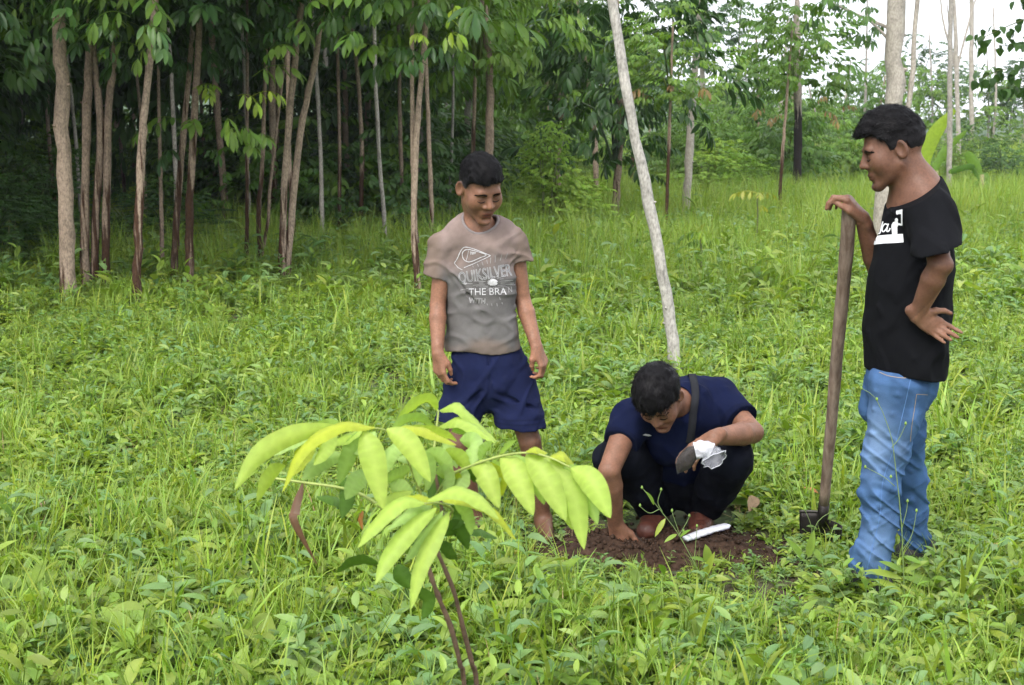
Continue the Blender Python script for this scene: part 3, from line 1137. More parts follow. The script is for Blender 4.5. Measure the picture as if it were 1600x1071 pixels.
    d2 = norm(b2 - a2); hemR = a2 + d2 * .14
    T.cone(a2, b2, .068, .064, .03, cut=[(hemR, d2)])
    for (p, q, r) in (((1400, 330), (1440, 420), .010), ((1440, 420), (1405, 470), .010), ((1375, 480), (1430, 560), .010), ((1360, 520), (1375, 575), .008), ((1460, 430), (1470, 560), .008), ((1430, 395), (1476, 385), .006)):
        m = [lay_front(T, p), lay_front(T, q)]
        if m[0] is not None and m[1] is not None:
            T.cone(m[0] + [0, .005, 0], m[1] + [0, .005, 0], r, r * .6, .014)
    T.displace(lambda P: .0050 * vnoise(P[:, 0] * 14 + P[:, 2] * 6, P[:, 1] * 10, P[:, 2] * 8, 25) - .007 * ridge(P[:, 0] * 10 + P[:, 2] * 5, P[:, 1] * 6, P[:, 2] * 6 - P[:, 0] * 5, 26) + .002 * vnoise(P[:, 0] * 34, P[:, 1] * 30, P[:, 2] * 22, 28))
    hc2 = shL + d * float(((hemL - shL) @ cn) / (d @ cn))
    T.cone(hc2 + d * .052, hc2 + d * .10, .050, .056, .004, 'sub')
    T.cone(hemR + d2 * .04, hemR + d2 * .07, .052, .052, .004, 'sub')
    hem = W(1413, 580, Yb)
    I = np.argwhere(T.D < .03); P = T.lo + I * T.h
    hz = hem[2] + .008 * np.sin(P[:, 0] * 20 + 1) - .03 * (P[:, 0] - hem[0])
    T.D[I[:, 0], I[:, 1], I[:, 2]] = np.maximum(T.D[I[:, 0], I[:, 1], I[:, 2]], hz - P[:, 2])
    T.cone(W(1413, 585, Yb), W(1412, 620, Yb), .150, .158, .004, 'sub', flat=((1, 0, 0), 1.36))
    nk0, nk1 = W(1437, 316, Yb), W(1424, 282, Yb)
    T.cone(nk0 + [0, 0, .02], nk1, .056, .066, .004, 'sub')
    T.cut(W(1430, 297, Yb), (-.55, 0, .83))
    V, Q = T.mesh()
    C = np.tile(np.array([.0052, .0054, .0068]), (len(V), 1))
    shirt = mobj('t_shirt', V, Q, CLOTH, t, C)
    bs = mk_bvh(V, Q)
    ax = norm(nk1 - nk0); e1 = norm(np.cross(ax, [0, 1, 0])); e2 = np.cross(ax, e1)
    P = []
    for i in range(41):
        an = i / 40 * 2 * math.pi
        rd = e1 * math.cos(an) + e2 * math.sin(an)
        for h in np.linspace(.1, -.09, 48):
            q = nk0 + ax * h
            hh = bs.ray_cast(Vector(q), Vector(rd), .12)
            if hh[0] is not None and (np.array(hh[0]) - q) @ rd > .03:
                P.append(np.array(hh[0]) - rd * .002); break
    if len(P) > 20:
        P = np.array(P)
        for _ in range(3): P = (np.roll(P, 1, 0) + P * 2 + np.roll(P, -1, 0)) / 4
        loop_tube(shirt, 'collar', CLOTH, np.concatenate([P, P[:2]]), .006, (.010, .011, .014))
    k = lambda pts: [(1290 + x / 7.62, 290 + y / 7.62) for x, y in pts]
    mb = MB(); ml = MB()
    print_fill(mb, bs, k([(560, 615), (620, 602), (700, 592), (800, 585), (925, 578), (932, 678), (830, 686), (700, 692), (620, 700), (560, 715)]))
    print_fill(mb, bs, k([(848 + 20 * math.cos(i * .52), 412 + 24 * math.sin(i * .52)) for i in range(12)]))
    print_fill(mb, bs, k([(832, 425), (866, 430), (872, 470), (858, 500), (858, 580), (832, 582), (828, 540), (818, 582), (796, 584), (806, 520), (788, 505), (790, 470), (808, 440)]))
    print_ribbon(mb, bs, k([(855, 462), (885, 462), (912, 468)]), 3.2)
    print_ribbon(mb, bs, k([(912, 476), (912, 288)]), 2.2)
    print_fill(mb, bs, k([(915, 286), (845, 302), (842, 330), (850, 350), (880, 340), (912, 346)]))
    print_ribbon(ml, bs, k(spline([(688, 430, 0), (668, 500, 0), (655, 560, 0), (640, 575, 0), (628, 560, 0)], 14)[:, :2]), 2.0)
    print_ribbon(ml, bs, k(spline([(745, 470, 0), (710, 460, 0), (682, 500, 0), (680, 545, 0), (705, 545, 0), (738, 500, 0), (752, 455, 0), (735, 520, 0), (738, 550, 0), (760, 540, 0), (775, 510, 0)], 36)[:, :2]), 2.0)
    mb.obj('emblem_print', PRINTM, shirt)['kind'] = 'stuff'
    ml.obj('lettering', PRINTM, shirt)['kind'] = 'stuff'
    # jeans
    J = SDF(*bbox([W(1320, 560, 4.2), W(1470, 560, 4.5), W(1320, 925, 4.2), W(1460, 890, 4.6)], .12), .0042)
    J.cone(W(1411, 570, Yb), W(1409, 590, Yb), .160, .152, .03, flat=((1, 0, 0), 1.30))
    near = [(1403, 606, 48), (1398, 650, 39), (1384, 705, 33), (1376, 762, 28.5), (1376, 814, 26), (1361, 878, 29), (1352, 912, 24)]
    px2 = 1 / ppm(4.2, .5)
    J.chain([W(a_, b_, 4.215 - .0 * i) for i, (a_, b_, _) in enumerate(near)], [r * px2 for *_, r in near], .02)
    far = [(1411, 612, 4.39, 36), (1412, 670, 4.42, 30), (1420, 740, 4.46, 24), (1426, 800, 4.49, 22), (1430, 868, 4.53, 22)]
    px3 = 1 / ppm(4.45, .5)
    J.chain([W(a_, b_, y_) for a_, b_, y_, _ in far], [r * px3 for *_, r in far], .02)
    J.cone(W(1376, 600, 4.40), W(1366, 640, 4.40), .06, .05, .03)
    # stacked folds round knees and hems
    rg = random.Random(9)
    for (yy, x0, x1, sl, r) in ((726, 1350, 1412, 14, .010), (748, 1346, 1404, -12, .011), (770, 1345, 1402, 16, .012), (792, 1347, 1402, -9, .010), (812, 1349, 1400, 12, .010), (838, 1345, 1398, 20, .011), (862, 1336, 1394, 18, .011), (676, 1360, 1420, 26, .008), (640, 1362, 1430, 20, .008), (612, 1366, 1440, 10, .007),
                               (780, 1412, 1436, 10, .009), (820, 1414, 1440, -8, .009), (730, 1412, 1436, 12, .009)):
        m = [lay_front(J, p) for p in ((x0 + 4, yy), ((x0 + x1) / 2, yy + sl * .35 + rg.uniform(-3, 3)), (x1 - 6, yy + sl))]
        if all(q is not None for q in m):
            J.cone(m[0] + [0, .006, 0], m[1] + [0, .005, 0], r * .8, r, .010)
            J.cone(m[1] + [0, .005, 0], m[2] + [0, .006, 0], r, r * .4, .010)
    J.displace(lambda P: .003 * vnoise(P[:, 0] * 14, P[:, 1] * 14, P[:, 2] * 24 + P[:, 0] * 12, 35)
               - (.0035 + .0075 * np.clip((.62 - P[:, 2]) / .2, 0, 1)) * ridge(P[:, 0] * 7, P[:, 1] * 6, P[:, 2] * 21 + P[:, 0] * 16, 37)
               - .004 * np.clip((.75 - P[:, 2]) / .3, 0, 1) * ridge(P[:, 0] * 9, P[:, 1] * 9, P[:, 2] * 30 - P[:, 0] * 20, 38))
    J.cut(W(1412, 570, Yb), (0, 0, 1))
    J.cut(G(1352, 905) + [0, 0, .035], (0, 0, -1))
    V, Q = J.mesh()
    C = np.tile(np.array([.050, .106, .225]), (len(V), 1))
    n = vnoise(V[:, 0] * 30, V[:, 1] * 30, V[:, 2] * 18, 4)
    f1 = np.exp(-(((V - (W(1372, 690, 4.13))) / np.array([.045, .12, .12])) ** 2).sum(1))
    f2 = np.exp(-(((V - (W(1375, 850, 4.15))) / np.array([.06, .12, .10])) ** 2).sum(1)) * .5
    f3 = np.exp(-(((V - (W(1410, 700, 4.13))) / np.array([.03, .08, .07])) ** 2).sum(1)) * .5
    fade = np.clip(f1 + f2 + f3, 0, 1)[:, None]
    C = C * (1 - fade * .75) + fade * .75 * np.array([.18, .27, .42])
    wear = (.5 + .5 * vnoise(V[:, 0] * 40, V[:, 1] * 40, V[:, 2] * 9, 7))[:, None]
    C = C * (.78 + .4 * wear) * (1 + .1 * n[:, None])
    # paler on the raised folds
    jeans = mobj('jeans', V, Q, DENIM, t, C)
    bj = mk_bvh(V, Q)
    seam = plain_mat('seam_thread', (.085, .17, .36), .9, .2)
    gold = plain_mat('tan_thread', (.30, .24, .18), .9, .2)
    mb = MB()
    print_ribbon(mb, bj, spline([(1425, 582, 0), (1412, 640, 0), (1397, 700, 0), (1380, 750, 0), (1374, 810, 0), (1362, 860, 0), (1352, 905, 0)], 30)[:, :2], 1.3, off=.0015)
    mb.obj('side_seam', seam, jeans)
    mb = MB()
    print_ribbon(mb, bj, spline([(1374, 582, 0), (1390, 588, 0), (1410, 591, 0), (1423, 590, 0)], 12)[:, :2], 1.0, off=.0015)
    print_ribbon(mb, bj, [(1432, 616), (1449, 617)], .9, off=.0015)
    print_ribbon(mb, bj, [(1432, 616), (1424, 668), (1422, 690)], .9, off=.0015)
    print_ribbon(mb, bj, [(1428, 584), (1446, 592), (1462, 596)], .9, off=.0015)
    mb.obj('pocket_stitching', gold, jeans)
    h = lay(bj, (1421, 589), .001)
    if h is not None:
        V_, Q_, T_ = tube_geo([h + [0, .003, 0], h + [0, -.003, 0]], [.0062, .0055], 10)
        mbr = MB(); mbr.add(V_, Q_, T_)
        mbr.obj('rivet', plain_mat('copper', (.5, .25, .15), .4, .5, .9), jeans)
    shoe = plain_mat('dark_shoe', (.02, .02, .022), .6)
    for an, to in ((anL, toL), (anR, toR)):
        E_ = SDF(*bbox([an, to], .1), .005)
        hl = np.array([an[0] + .05, an[1], .05]); tt = np.array([an[0] - .06, to[1], .04])
        E_.cone(hl, tt, .048, .038, .02)
        E_.cone([an[0], an[1], .09], [an[0] - .05, an[1], .05], .045, .045, .03)
        E_.cut((0, 0, .002), (0, 0, -1))
        V, Q = E_.mesh()
        mobj('shoe', V, Q, shoe, t)
    return t


# ------------------------------------------------------------------ the crouching man
def build_crouch():
    base = np.array([.200, .099, .063])
    g0 = G(1060, 815)
    t = empty('person', (g0[0], g0[1], 0), 'crouching man in navy polo shirt and dark trousers, one hand in the soil', 'person', 'three people planting')
    hc, s = W(1031, 622, 4.60), .96
    R = body_rot(-.36, .84, -.10)
    neck = W(1066, 632, 4.80)
    shR, elR, wrR = W(984, 655, 4.74), W(952, 735, 4.58), W(962, 818, 4.70)
    shL, elL, wrL = W(1128, 626, 4.86), W(1176, 676, 4.70), W(1116, 684, 4.50)
    chest = W(1064, 668, 4.86)
    pel = W(1066, 722, 5.10)
    knR, anR, toR = W(972, 710, 4.72), W(1028, 800, 5.0), W(1010, 832, 4.82)
    knL, anL, toL = W(1142, 716, 4.70), W(1098, 800, 4.98), W(1092, 834, 4.80)
    hipR, hipL = W(1030, 728, 5.10), W(1108, 728, 5.10)
    S = SDF(*bbox([hc, neck, knR, knL, elR, elL, wrR, wrL, toR, toL, pel, W(970, 860, 4.72)], .17), .0038)
    add_head(S, hc, R, s, neck, .054)
    S.chain([neck, chest, pel], [.06, .095, .10], .05)
    S.cone(shR, shL, .05, .05, .05)
    add_arm(S, shR, elR, wrR, 1.0, (.052, .042, .044, .028))
    add_arm(S, shL, elL, wrL, 1.0, (.052, .043, .045, .029))
    yR, zR = (.22, .05, -.97), (-.45, -.88, -.1)
    yL, zL = (-.80, -.22, -.50), (-.25, -.55, .8)
    add_hand(S, wrR, yR, zR, -1, .98, bent=((.2, .3, .2),) * 4, spread=.05)
    add_hand(S, wrL, yL, zL, 1, .96, bent=((.3, .4, .3), (.3, .45, .3), (.35, .5, .3), (.4, .5, .3)), spread=.12,
             thumb=[(.022, .02, -.006), (.044, .05, -.022), (.048, .078, -.038), (.044, .10, -.05)])
    add_leg(S, hipR, knR, anR, toR, .95)
    add_leg(S, hipL, knL, anL, toL, .95)
    V, Q = S.mesh()
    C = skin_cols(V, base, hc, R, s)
    mobj('body', V, Q, SKIN, t, C)
    bv = mk_bvh(V, Q)
    face_lines(t, bv, hc, R, s, .0042)
    make_hair(t, hc, R, s, [(-.13, -.04), (-.09, -.05), (-.05, -.035), (-.032, .025), (-.008, .034), (.006, .010), (.022, .012), (.034, .045), (.06, .058), (.09, .062)],
              .021, .007, lambda p: (p[0] * 7, p[1] * 4 + .35, -.15) if p[2] > .05 else (0, .2, -.8), 9000, .026, 23, (0, .004, .058), .16, lift=.10)
    # polo shirt
    T = SDF(*bbox([neck, shR, shL, elL, pel, W(945, 700, 4.6)], .2), .0044)
    T.chain([W(1072, 640, 4.84), W(1078, 655, 4.93), W(1070, 690, 5.02), W(1067, 725, 5.10)], [.125, .165, .172, .165], .05, flat=((0, .7, -.7), 1.18))
    T.cone(W(1088, 622, 4.9), W(1118, 622, 4.9), .085, .075, .05)
    T.cone(W(1040, 640, 4.80), W(992, 652, 4.76), .085, .072, .05)
    T.cone(neck, W(1050, 690, 4.80), .085, .10, .05)
    a, b = W(986, 655, 4.75), elR
    d = norm(b - a); hem = W(970, 694, 4.67)
    T.cone(a, a + (b - a) * .75, .072, .064, .03, cut=[(hem, norm(d + np.array([.0, 0, .1])))])
    a2, b2 = W(1126, 626, 4.87), elL
    d2 = norm(b2 - a2); hem2 = W(1158, 660, 4.765)
    T.cone(a2, a2 + (b2 - a2) * .9, .078, .068, .03, cut=[(hem2, d2)])
    for (p, q, r) in (((1135, 610), (1150, 655), .008), ((1100, 615), (1115, 670), .010), ((1125, 640), (1165, 640), .007), ((985, 640), (960, 680), .008), ((1070, 660), (1090, 700), .010)):
        m = [lay_front(T, p), lay_front(T, q)]
        if m[0] is not None and m[1] is not None:
            T.cone(m[0] + [0, .004, 0], m[1] + [0, .004, 0], r, r * .6, .014)
    T.displace(lambda P: .006 * vnoise(P[:, 0] * 13 + P[:, 2] * 6, P[:, 1] * 11, P[:, 2] * 9, 45) - .007 * ridge(P[:, 0] * 11 + P[:, 2] * 5, P[:, 1] * 7, P[:, 2] * 7, 46) + .0022 * vnoise(P[:, 0] * 34, P[:, 1] * 30, P[:, 2] * 26, 48))
    T.cone(hem + d * .035, hem + d * .07, .053, .055, .004, 'sub')
    T.cone(hem2 + d2 * .04, hem2 + d2 * .07, .056, .058, .004, 'sub')
    nk1 = neck + (hc - neck) * .8
    T.cone(neck + (hc - neck) * .02, nk1, .060, .066, .004, 'sub')
    V, Q = T.mesh()
    C = np.tile(np.array([.0050, .0080, .030]), (len(V), 1))
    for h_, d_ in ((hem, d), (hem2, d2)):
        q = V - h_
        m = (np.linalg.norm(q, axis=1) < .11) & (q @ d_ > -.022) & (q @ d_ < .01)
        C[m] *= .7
    shirt = mobj('polo_shirt', V, Q, CLOTH, t, C)
    bs = mk_bvh(V, Q)
    # folded collar: a band leaning on the neck
    ax = norm(hc - neck); e1 = norm(np.cross(ax, [0, 1, 0])); e2 = np.cross(ax, e1)
    rows = []
    for h_, r_ in ((-.030, .094), (.026, .082), (.034, .074), (.012, .070)):
        rows.append([neck + ax * h_ + (e1 * math.cos(q_) + e2 * math.sin(q_)) * r_ * (1 + .06 * math.sin(3 * q_)) for q_ in np.linspace(.25, 2 * math.pi - .25, 40)])
    Vc = np.array(rows).reshape(-1, 3)
    Qc = [(i * 40 + j, i * 40 + j + 1, (i + 1) * 40 + j + 1, (i + 1) * 40 + j) for i in range(3) for j in range(39)]
    mb = MB(); mb.add(Vc, Qc, c=(.006, .010, .030))
    mb.obj('collar', CLOTH, shirt)
    # shoulder strap of a bag worn on the back
    Ps = [lay(bs, q, .006) for q in ((1081, 583), (1082, 592), (1084, 604), (1085, 618), (1084, 632), (1082, 648), (1080, 664), (1078, 680), (1076, 692))]
    Ps = [p for p in Ps if p is not None]
    if len(Ps) > 3:
        P = spline([Ps[0] + [0, .12, -.06]] + [Ps[0] + [0, .03, .004]] + Ps, 30)
        sd = np.array([.0145, 0, 0])
        Vs = np.concatenate([[p - sd, p + sd, p + sd + [0, -.004, .003], p - sd + [0, -.004, .003]] for p in P])
        Qs = [(4 * i + j, 4 * i + (j + 1) % 4, 4 * i + 4 + (j + 1) % 4, 4 * i + 4 + j) for i in range(len(P) - 1) for j in range(4)]
        mb = MB(); mb.add(Vs, Qs, c=(.020, .021, .025))
        mb.obj('bag_strap', CLOTH, t)
    mb = MB()
    print_fill(mb, bs, [(1003, 680), (1007, 678), (1014, 678.5), (1018, 680.5), (1012, 681.5)], off=.003)
    if mb.n: mb.obj('chest_badge', PRINTM, shirt)
    # trousers
    J = SDF(*bbox([knR, knL, pel, toR, toL, W(1180, 760, 4.95)], .17), .0044)
    J.cone(pel, W(1067, 735, 5.06), .165, .16, .04)
    for hip, kn, an, sg in ((hipR, knR, anR, -1), (hipL, knL, anL, 1)):
        J.cone(hip, kn, .100, .080, .03)
        J.cone(kn, kn + (an - kn) * .5, .082, .080, .02)
        J.cone(kn + (an - kn) * .5, an + [0, 0, -.015], .080, .066, .02)
        J.cone(kn + [sg * .03, .12, -.05], hip + [sg * .05, 0, -.03], .075, .085, .04)
    J.displace(lambda P: .006 * vnoise(P[:, 0] * 16, P[:, 1] * 14, P[:, 2] * 18, 55) + .003 * vnoise(P[:, 0] * 40, P[:, 1] * 34, P[:, 2] * 40, 56))
    J.cut((0, 0, .065), (0, 0, -1))
    V, Q = J.mesh()
    C = np.tile(np.array([.0032, .0038, .0075]), (len(V), 1))
    n = np.clip(vnoise(V[:, 0] * 12, V[:, 1] * 12, V[:, 2] * 12, 6) + .1, 0, 1)[:, None]
    C = C * (1 + n * .9)
    mobj('trousers', V, Q, DENIM, t, C)
    # brown leather shoes
    shoe = plain_mat('brown_leather', (.082, .027, .018), .5, .45, bump=(90, .3), var=.35, vs=40)
    lace = plain_mat('shoe_lace', (.03, .02, .016), .8)
    sole = plain_mat('shoe_sole', (.05, .03, .022), .8)
    for an, to, sg in ((anR, toR, -1), (anL, toL, 1)):
        E_ = SDF(*bbox([an, to], .13), .004)
        f = norm([to[0] - an[0], to[1] - an[1], 0])
        hl = np.array([an[0], an[1], .052]) - f * .02
        tt = np.array([an[0], an[1], .044]) + f * .19
        E_.cone(hl, tt, .046, .040, .02, flat=((0, 0, 1), 1.05))
        E_.cone([an[0], an[1], .10], hl + f * .12, .044, .040, .03)
        E_.cut((0, 0, .012), (0, 0, -1))
        E_.displace(lambda P: .0025 * vnoise(P[:, 0] * 60, P[:, 1] * 60, P[:, 2] * 60, 61))
        V, Q = E_.mesh()
        so = mobj('shoe', V, Q, shoe, t)
        bsh = mk_bvh(V, Q); sdv = norm(np.cross(f, [0, 0, 1]))
        for q_ in (.07, .095, .12):
            pp = []
            for w_ in np.linspace(-.026, .026, 9):
                h_ = bsh.ray_cast(Vector(hl + f * q_ + sdv * w_ + [0, 0, .2]), Vector((0, 0, -1)), .4)
                if h_[0] is not None: pp.append(np.array(h_[0]) + [0, 0, .001])
            if len(pp) > 4: loop_tube(so, 'lace', lace, np.array(pp), .0028, (1, 1, 1), 5)
        E_ = SDF(*bbox([an, to], .13), .004)
        E_.cone(hl - [0, 0, .03], tt - [0, 0, .025], .049, .044, .01)
        E_.cut((0, 0, .022), (0, 0, 1)); E_.cut((0, 0, -.004), (0, 0, -1))
        V, Q = E_.mesh()
        mobj('sole', V, Q, sole, so)
    return t


build_boy()
build_stand()
build_crouch()
# ================================================================== GROUND, GRASS, TREES
def leaf_mat(name, c1, c2, trans=.35, rough=.42, spec=.4, patch=.9, hue=.12, veins=0):
    """foliage: colour between c1 and c2 per plant and per place, light shining through"""
    t = NT(name)
    oi = t.t.nodes.new('ShaderNodeObjectInfo')
    ps = t.pos()
    n1 = t.noise(patch, 3, ps)
    f = t.n('ShaderNodeMath', {0: n1, 1: oi.outputs['Random']}, operation='ADD')
    f = t.n('ShaderNodeMath', {0: f.outputs[0], 1: .5}, operation='MULTIPLY')
    c = t.ramp(f.outputs[0], [(.28, c1), (.72, c2)])
    c = t.mix(c, t.attr(), 1.0, 'MULTIPLY')
    n2 = t.noise(14, 3, ps)
    c = t.mix(c, t.ramp(n2, [(.3, (1 - hue,) * 3), (.7, (1 + hue,) * 3)]), 1.0, 'MULTIPLY')
    t.base(c)
    t.set(Roughness=rough)
    t.b.inputs['Specular IOR Level'].default_value = spec
    tr = t.n('ShaderNodeBsdfTranslucent')
    t.lk(t.mix(c, (1.25, 1.25, .45), 1.0, 'MULTIPLY'), tr.inputs['Color'])
    mx = t.n('ShaderNodeMixShader', {0: trans})
    t.lk(t.b.outputs[0], mx.inputs[1]); t.lk(tr.outputs[0], mx.inputs[2])
    t.lk(mx.outputs[0], t.out.inputs['Surface'])
    return t.m


def leaf_geo(L, Wd, droop=.4, fold=.25, ns=4, peak=.45, twist=0.0):
    """leaf along +x, upper side +z, base at the origin"""
    ts = np.linspace(0, 1, ns + 1)
    V = []
    x = z = 0.0; a = 0.0
    C = []
    for i, t in enumerate(ts):
        if i:
            a = -droop * t
            x += L / ns * math.cos(a); z += L / ns * math.sin(a)
        C.append((x, z, a))
    for t, (x, z, a) in zip(ts, C):
        w = Wd * .5 * (math.sin(math.pi * min(1, t ** (math.log(.5) / math.log(peak)))) ** .8 if 0 < t < 1 else 0.0)
        up = np.array([-math.sin(a), 0, math.cos(a)])
        c = np.array([x, 0, z])
        tw = twist * t
        sd = np.array([0, math.cos(tw), math.sin(tw)])
        V += [c + sd * w + up * w * fold * 2, c, c - sd * w + up * w * fold * 2]
    V = np.array(V)
    T, Q = [], []
    for i in range(ns):
        a, b = 3 * i, 3 * i + 3
        if i == 0:
            T += [(1, b + 1, b), (1, b + 2, b + 1)]
        elif i == ns - 1:
            T += [(a, a + 1, b + 1), (a + 1, a + 2, b + 1)]
        else:
            Q += [(a, a + 1, b + 1, b), (a + 1, a + 2, b + 2, b + 1)]
    return V, (np.array(Q) if Q else None), np.array(T)


def rotz(a): return np.array([[math.cos(a), -math.sin(a), 0], [math.sin(a), math.cos(a), 0], [0, 0, 1]])
def roty(a): return np.array([[math.cos(a), 0, math.sin(a)], [0, 1, 0], [-math.sin(a), 0, math.cos(a)]])
def rotx(a): return np.array([[1, 0, 0], [0, math.cos(a), -math.sin(a)], [0, math.sin(a), math.cos(a)]])


def put(mb, geo, M, p, c=None):
    V, Q, T = geo
    mb.add(V @ M.T + p, Q, T, c)


def blade(mb, rng, p, L, w, az, lean, bend, c, ns=4):
    """grass blade"""
    P = []; a = lean; q = np.array(p, float)
    d = np.array([math.cos(az), math.sin(az), 0])
    sd = np.array([-d[1], d[0], 0])
    V = []
    for i in range(ns + 1):
        t = i / ns
        ww = w * .5 * (1 - t ** 2.2) + .0003
        V += [q - sd * ww, q + sd * ww]
        a = lean + bend * t * t
        q = q + (d * math.sin(a) + np.array([0, 0, math.cos(a)])) * L / ns
    Q = [(2 * i, 2 * i + 1, 2 * i + 3, 2 * i + 2) for i in range(ns)]
    mb.add(V, Q, c=c)


def tone(rng, v=.25, y=.15):
    b = 1 + rng.uniform(-v, v)
    return np.array([b * (1 + rng.uniform(-y, y * 1.4)), b, b * (1 + rng.uniform(-.2, .2))])


# ---- clump prototypes (kept outside the scene, instanced by the ground-cover objects)
PROTO = bpy.data.collections.new('ground_cover_clumps')
GREEN = leaf_mat('weed_leaf', (.163, .262, .034), (.262, .368, .060), .38, .42, .40, 1.1)
GRASSM = leaf_mat('grass_blade', (.175, .285, .040), (.275, .380, .070), .38, .45, .35, .7)
PALE = leaf_mat('pale_weed_leaf', (.155, .270, .085), (.225, .330, .105), .34, .5, .35, .8)
DRYM = leaf_mat('dry_straw', (.33, .23, .12), (.46, .36, .20), .25, .7, .2, 2)
protos = {}


def proto(kind, mb, mat):
    i = len(protos.setdefault('all', []))
    o = bpy.data.objects.new('clump_%03d' % i, mb.data('clump_%03d' % i, mat))
    PROTO.objects.link(o)
    protos['all'].append(o)
    protos.setdefault(kind, []).append(i)


def make_protos():
    rng = np.random.default_rng(11)
    for v in range(6):                                   # leafy upright weed
        mb = MB()
        for st in range(rng.integers(2, 4)):
            h = rng.uniform(.09, .21); az0 = rng.uniform(0, 6.28); ln = rng.uniform(.05, .35)
            b = np.array([*rng.normal(size=2) * .02, 0])
            d = norm([math.cos(az0) * ln, math.sin(az0) * ln, 1])
            V, Q, T = tube_geo([b, b + d * h], [.0018, .0012], 4, False)
            mb.add(V, Q, c=(.9, .95, .9))
            n = rng.integers(5, 8)
            for i in range(n):
                t = (i + .6) / n
                L = rng.uniform(.070, .118) * (1.15 - .55 * t)
                M = rotz(az0 + i * 2.4 + rng.uniform(-.3, .3)) @ roty(-rng.uniform(.05, .75) - .35 * t) @ rotx(rng.uniform(-.5, .5))
                put(mb, leaf_geo(L, L * rng.uniform(.28, .40), rng.uniform(.3, 1.0), rng.uniform(.1, .35), 4, .42), M, b + d * h * t, tone(rng))
        proto('weed', mb, GREEN if v < 4 else PALE)
    for v in range(4):                                   # broad rosette
        mb = MB()
        n = rng.integers(7, 11)
        for i in range(n):
            L = rng.uniform(.09, .155)
            M = rotz(i * 2.4 + rng.uniform(-.3, .3)) @ roty(-rng.uniform(.25, 1.1)) @ rotx(rng.uniform(-.4, .4))
            put(mb, leaf_geo(L, L * rng.uniform(.30, .42), rng.uniform(.5, 1.3), .2, 4, .55), M, np.array([0, 0, .01]), tone(rng))
        proto('rosette', mb, GREEN if v < 3 else PALE)
    for v in range(4):                                   # small-leaved creeping cover
        mb = MB()
        for i in range(19):
            p = np.array([*rng.normal(size=2) * .05, rng.uniform(.01, .085)])
            L = rng.uniform(.028, .052)
            az = rng.uniform(0, 6.28)
            for k in range(rng.integers(1, 4)):
                M = rotz(az + k * 2.1) @ roty(-rng.uniform(-.2, .5)) @ rotx(rng.uniform(-.4, .4))
                put(mb, leaf_geo(L, L * rng.uniform(.5, .65), .4, .15, 3, .5), M, p, tone(rng, .3))
        proto('creep', mb, GREEN if v < 3 else PALE)
    for v in range(4):                                   # short grass
        mb = MB()
        for i in range(16):
            blade(mb, rng, [*rng.normal(size=2) * .022, 0], rng.uniform(.10, .24), rng.uniform(.0035, .007), rng.uniform(0, 6.28), rng.uniform(.05, .5), rng.uniform(.3, 1.6), tone(rng))
        proto('grass', mb, GRASSM)
    for v in range(3):                                   # wide-bladed grass
        mb = MB()
        for i in range(8):
            blade(mb, rng, [*rng.normal(size=2) * .02, 0], rng.uniform(.16, .34), rng.uniform(.009, .016), rng.uniform(0, 6.28), rng.uniform(.1, .6), rng.uniform(.5, 1.9), tone(rng), 5)
        proto('wide', mb, GRASSM)
    for v in range(4):                                   # tall meadow grass
        mb = MB()
        for i in range(26):
            blade(mb, rng, [*rng.normal(size=2) * .07, 0], rng.uniform(.35, .75), rng.uniform(.006, .011), rng.uniform(0, 6.28), rng.uniform(.03, .35), rng.uniform(.2, 1.3), tone(rng, .2), 4)
        proto('tall', mb, GRASSM)
    for v in range(3):                                   # dry stalks and straw
        mb = MB()
        for i in range(10):
            blade(mb, rng, [*rng.normal(size=2) * .04, .01], rng.uniform(.06, .17), rng.uniform(.002, .004), rng.uniform(0, 6.28), rng.uniform(.5, 1.5), rng.uniform(-.3, .6), tone(rng, .3, .05), 3)
        proto('dry', mb, DRYM)
    for v in range(3):                                   # thin flowering stalk with buds
        mb = MB()
        b = np.zeros(3); h = rng.uniform(.22, .36)
        P = spline([b, b + [rng.normal() * .03, rng.normal() * .03, h * .5], b + [rng.normal() * .06, rng.normal() * .06, h]], 6)
        V, Q, T = tube_geo(P, np.linspace(.0018, .001, 6), 4, False)
        mb.add(V, Q, c=(.8, .95, .8))
        for i in range(5):
            p = P[rng.integers(2, 6)]
            d = norm([rng.normal(), rng.normal(), 1.2]) * rng.uniform(.02, .06)
            V, Q, T = tube_geo([p, p + d], [.001, .0008], 4, False); mb.add(V, Q, c=(.9, 1, .8))
            V, Q, T = tube_geo([p + d, p + d * 1.08, p + d * 1.2], [.002, .004, .001], 5); mb.add(V, Q, T, c=(1.2, 1.3, .9))
        for i in range(4):
            M = rotz(rng.uniform(0, 6.28)) @ roty(-rng.uniform(.1, .7))
            put(mb, leaf_geo(.06, .017, .6, .2, 4, .4), M, P[i], tone(rng))
        proto('stalk', mb, GREEN)


make_protos()


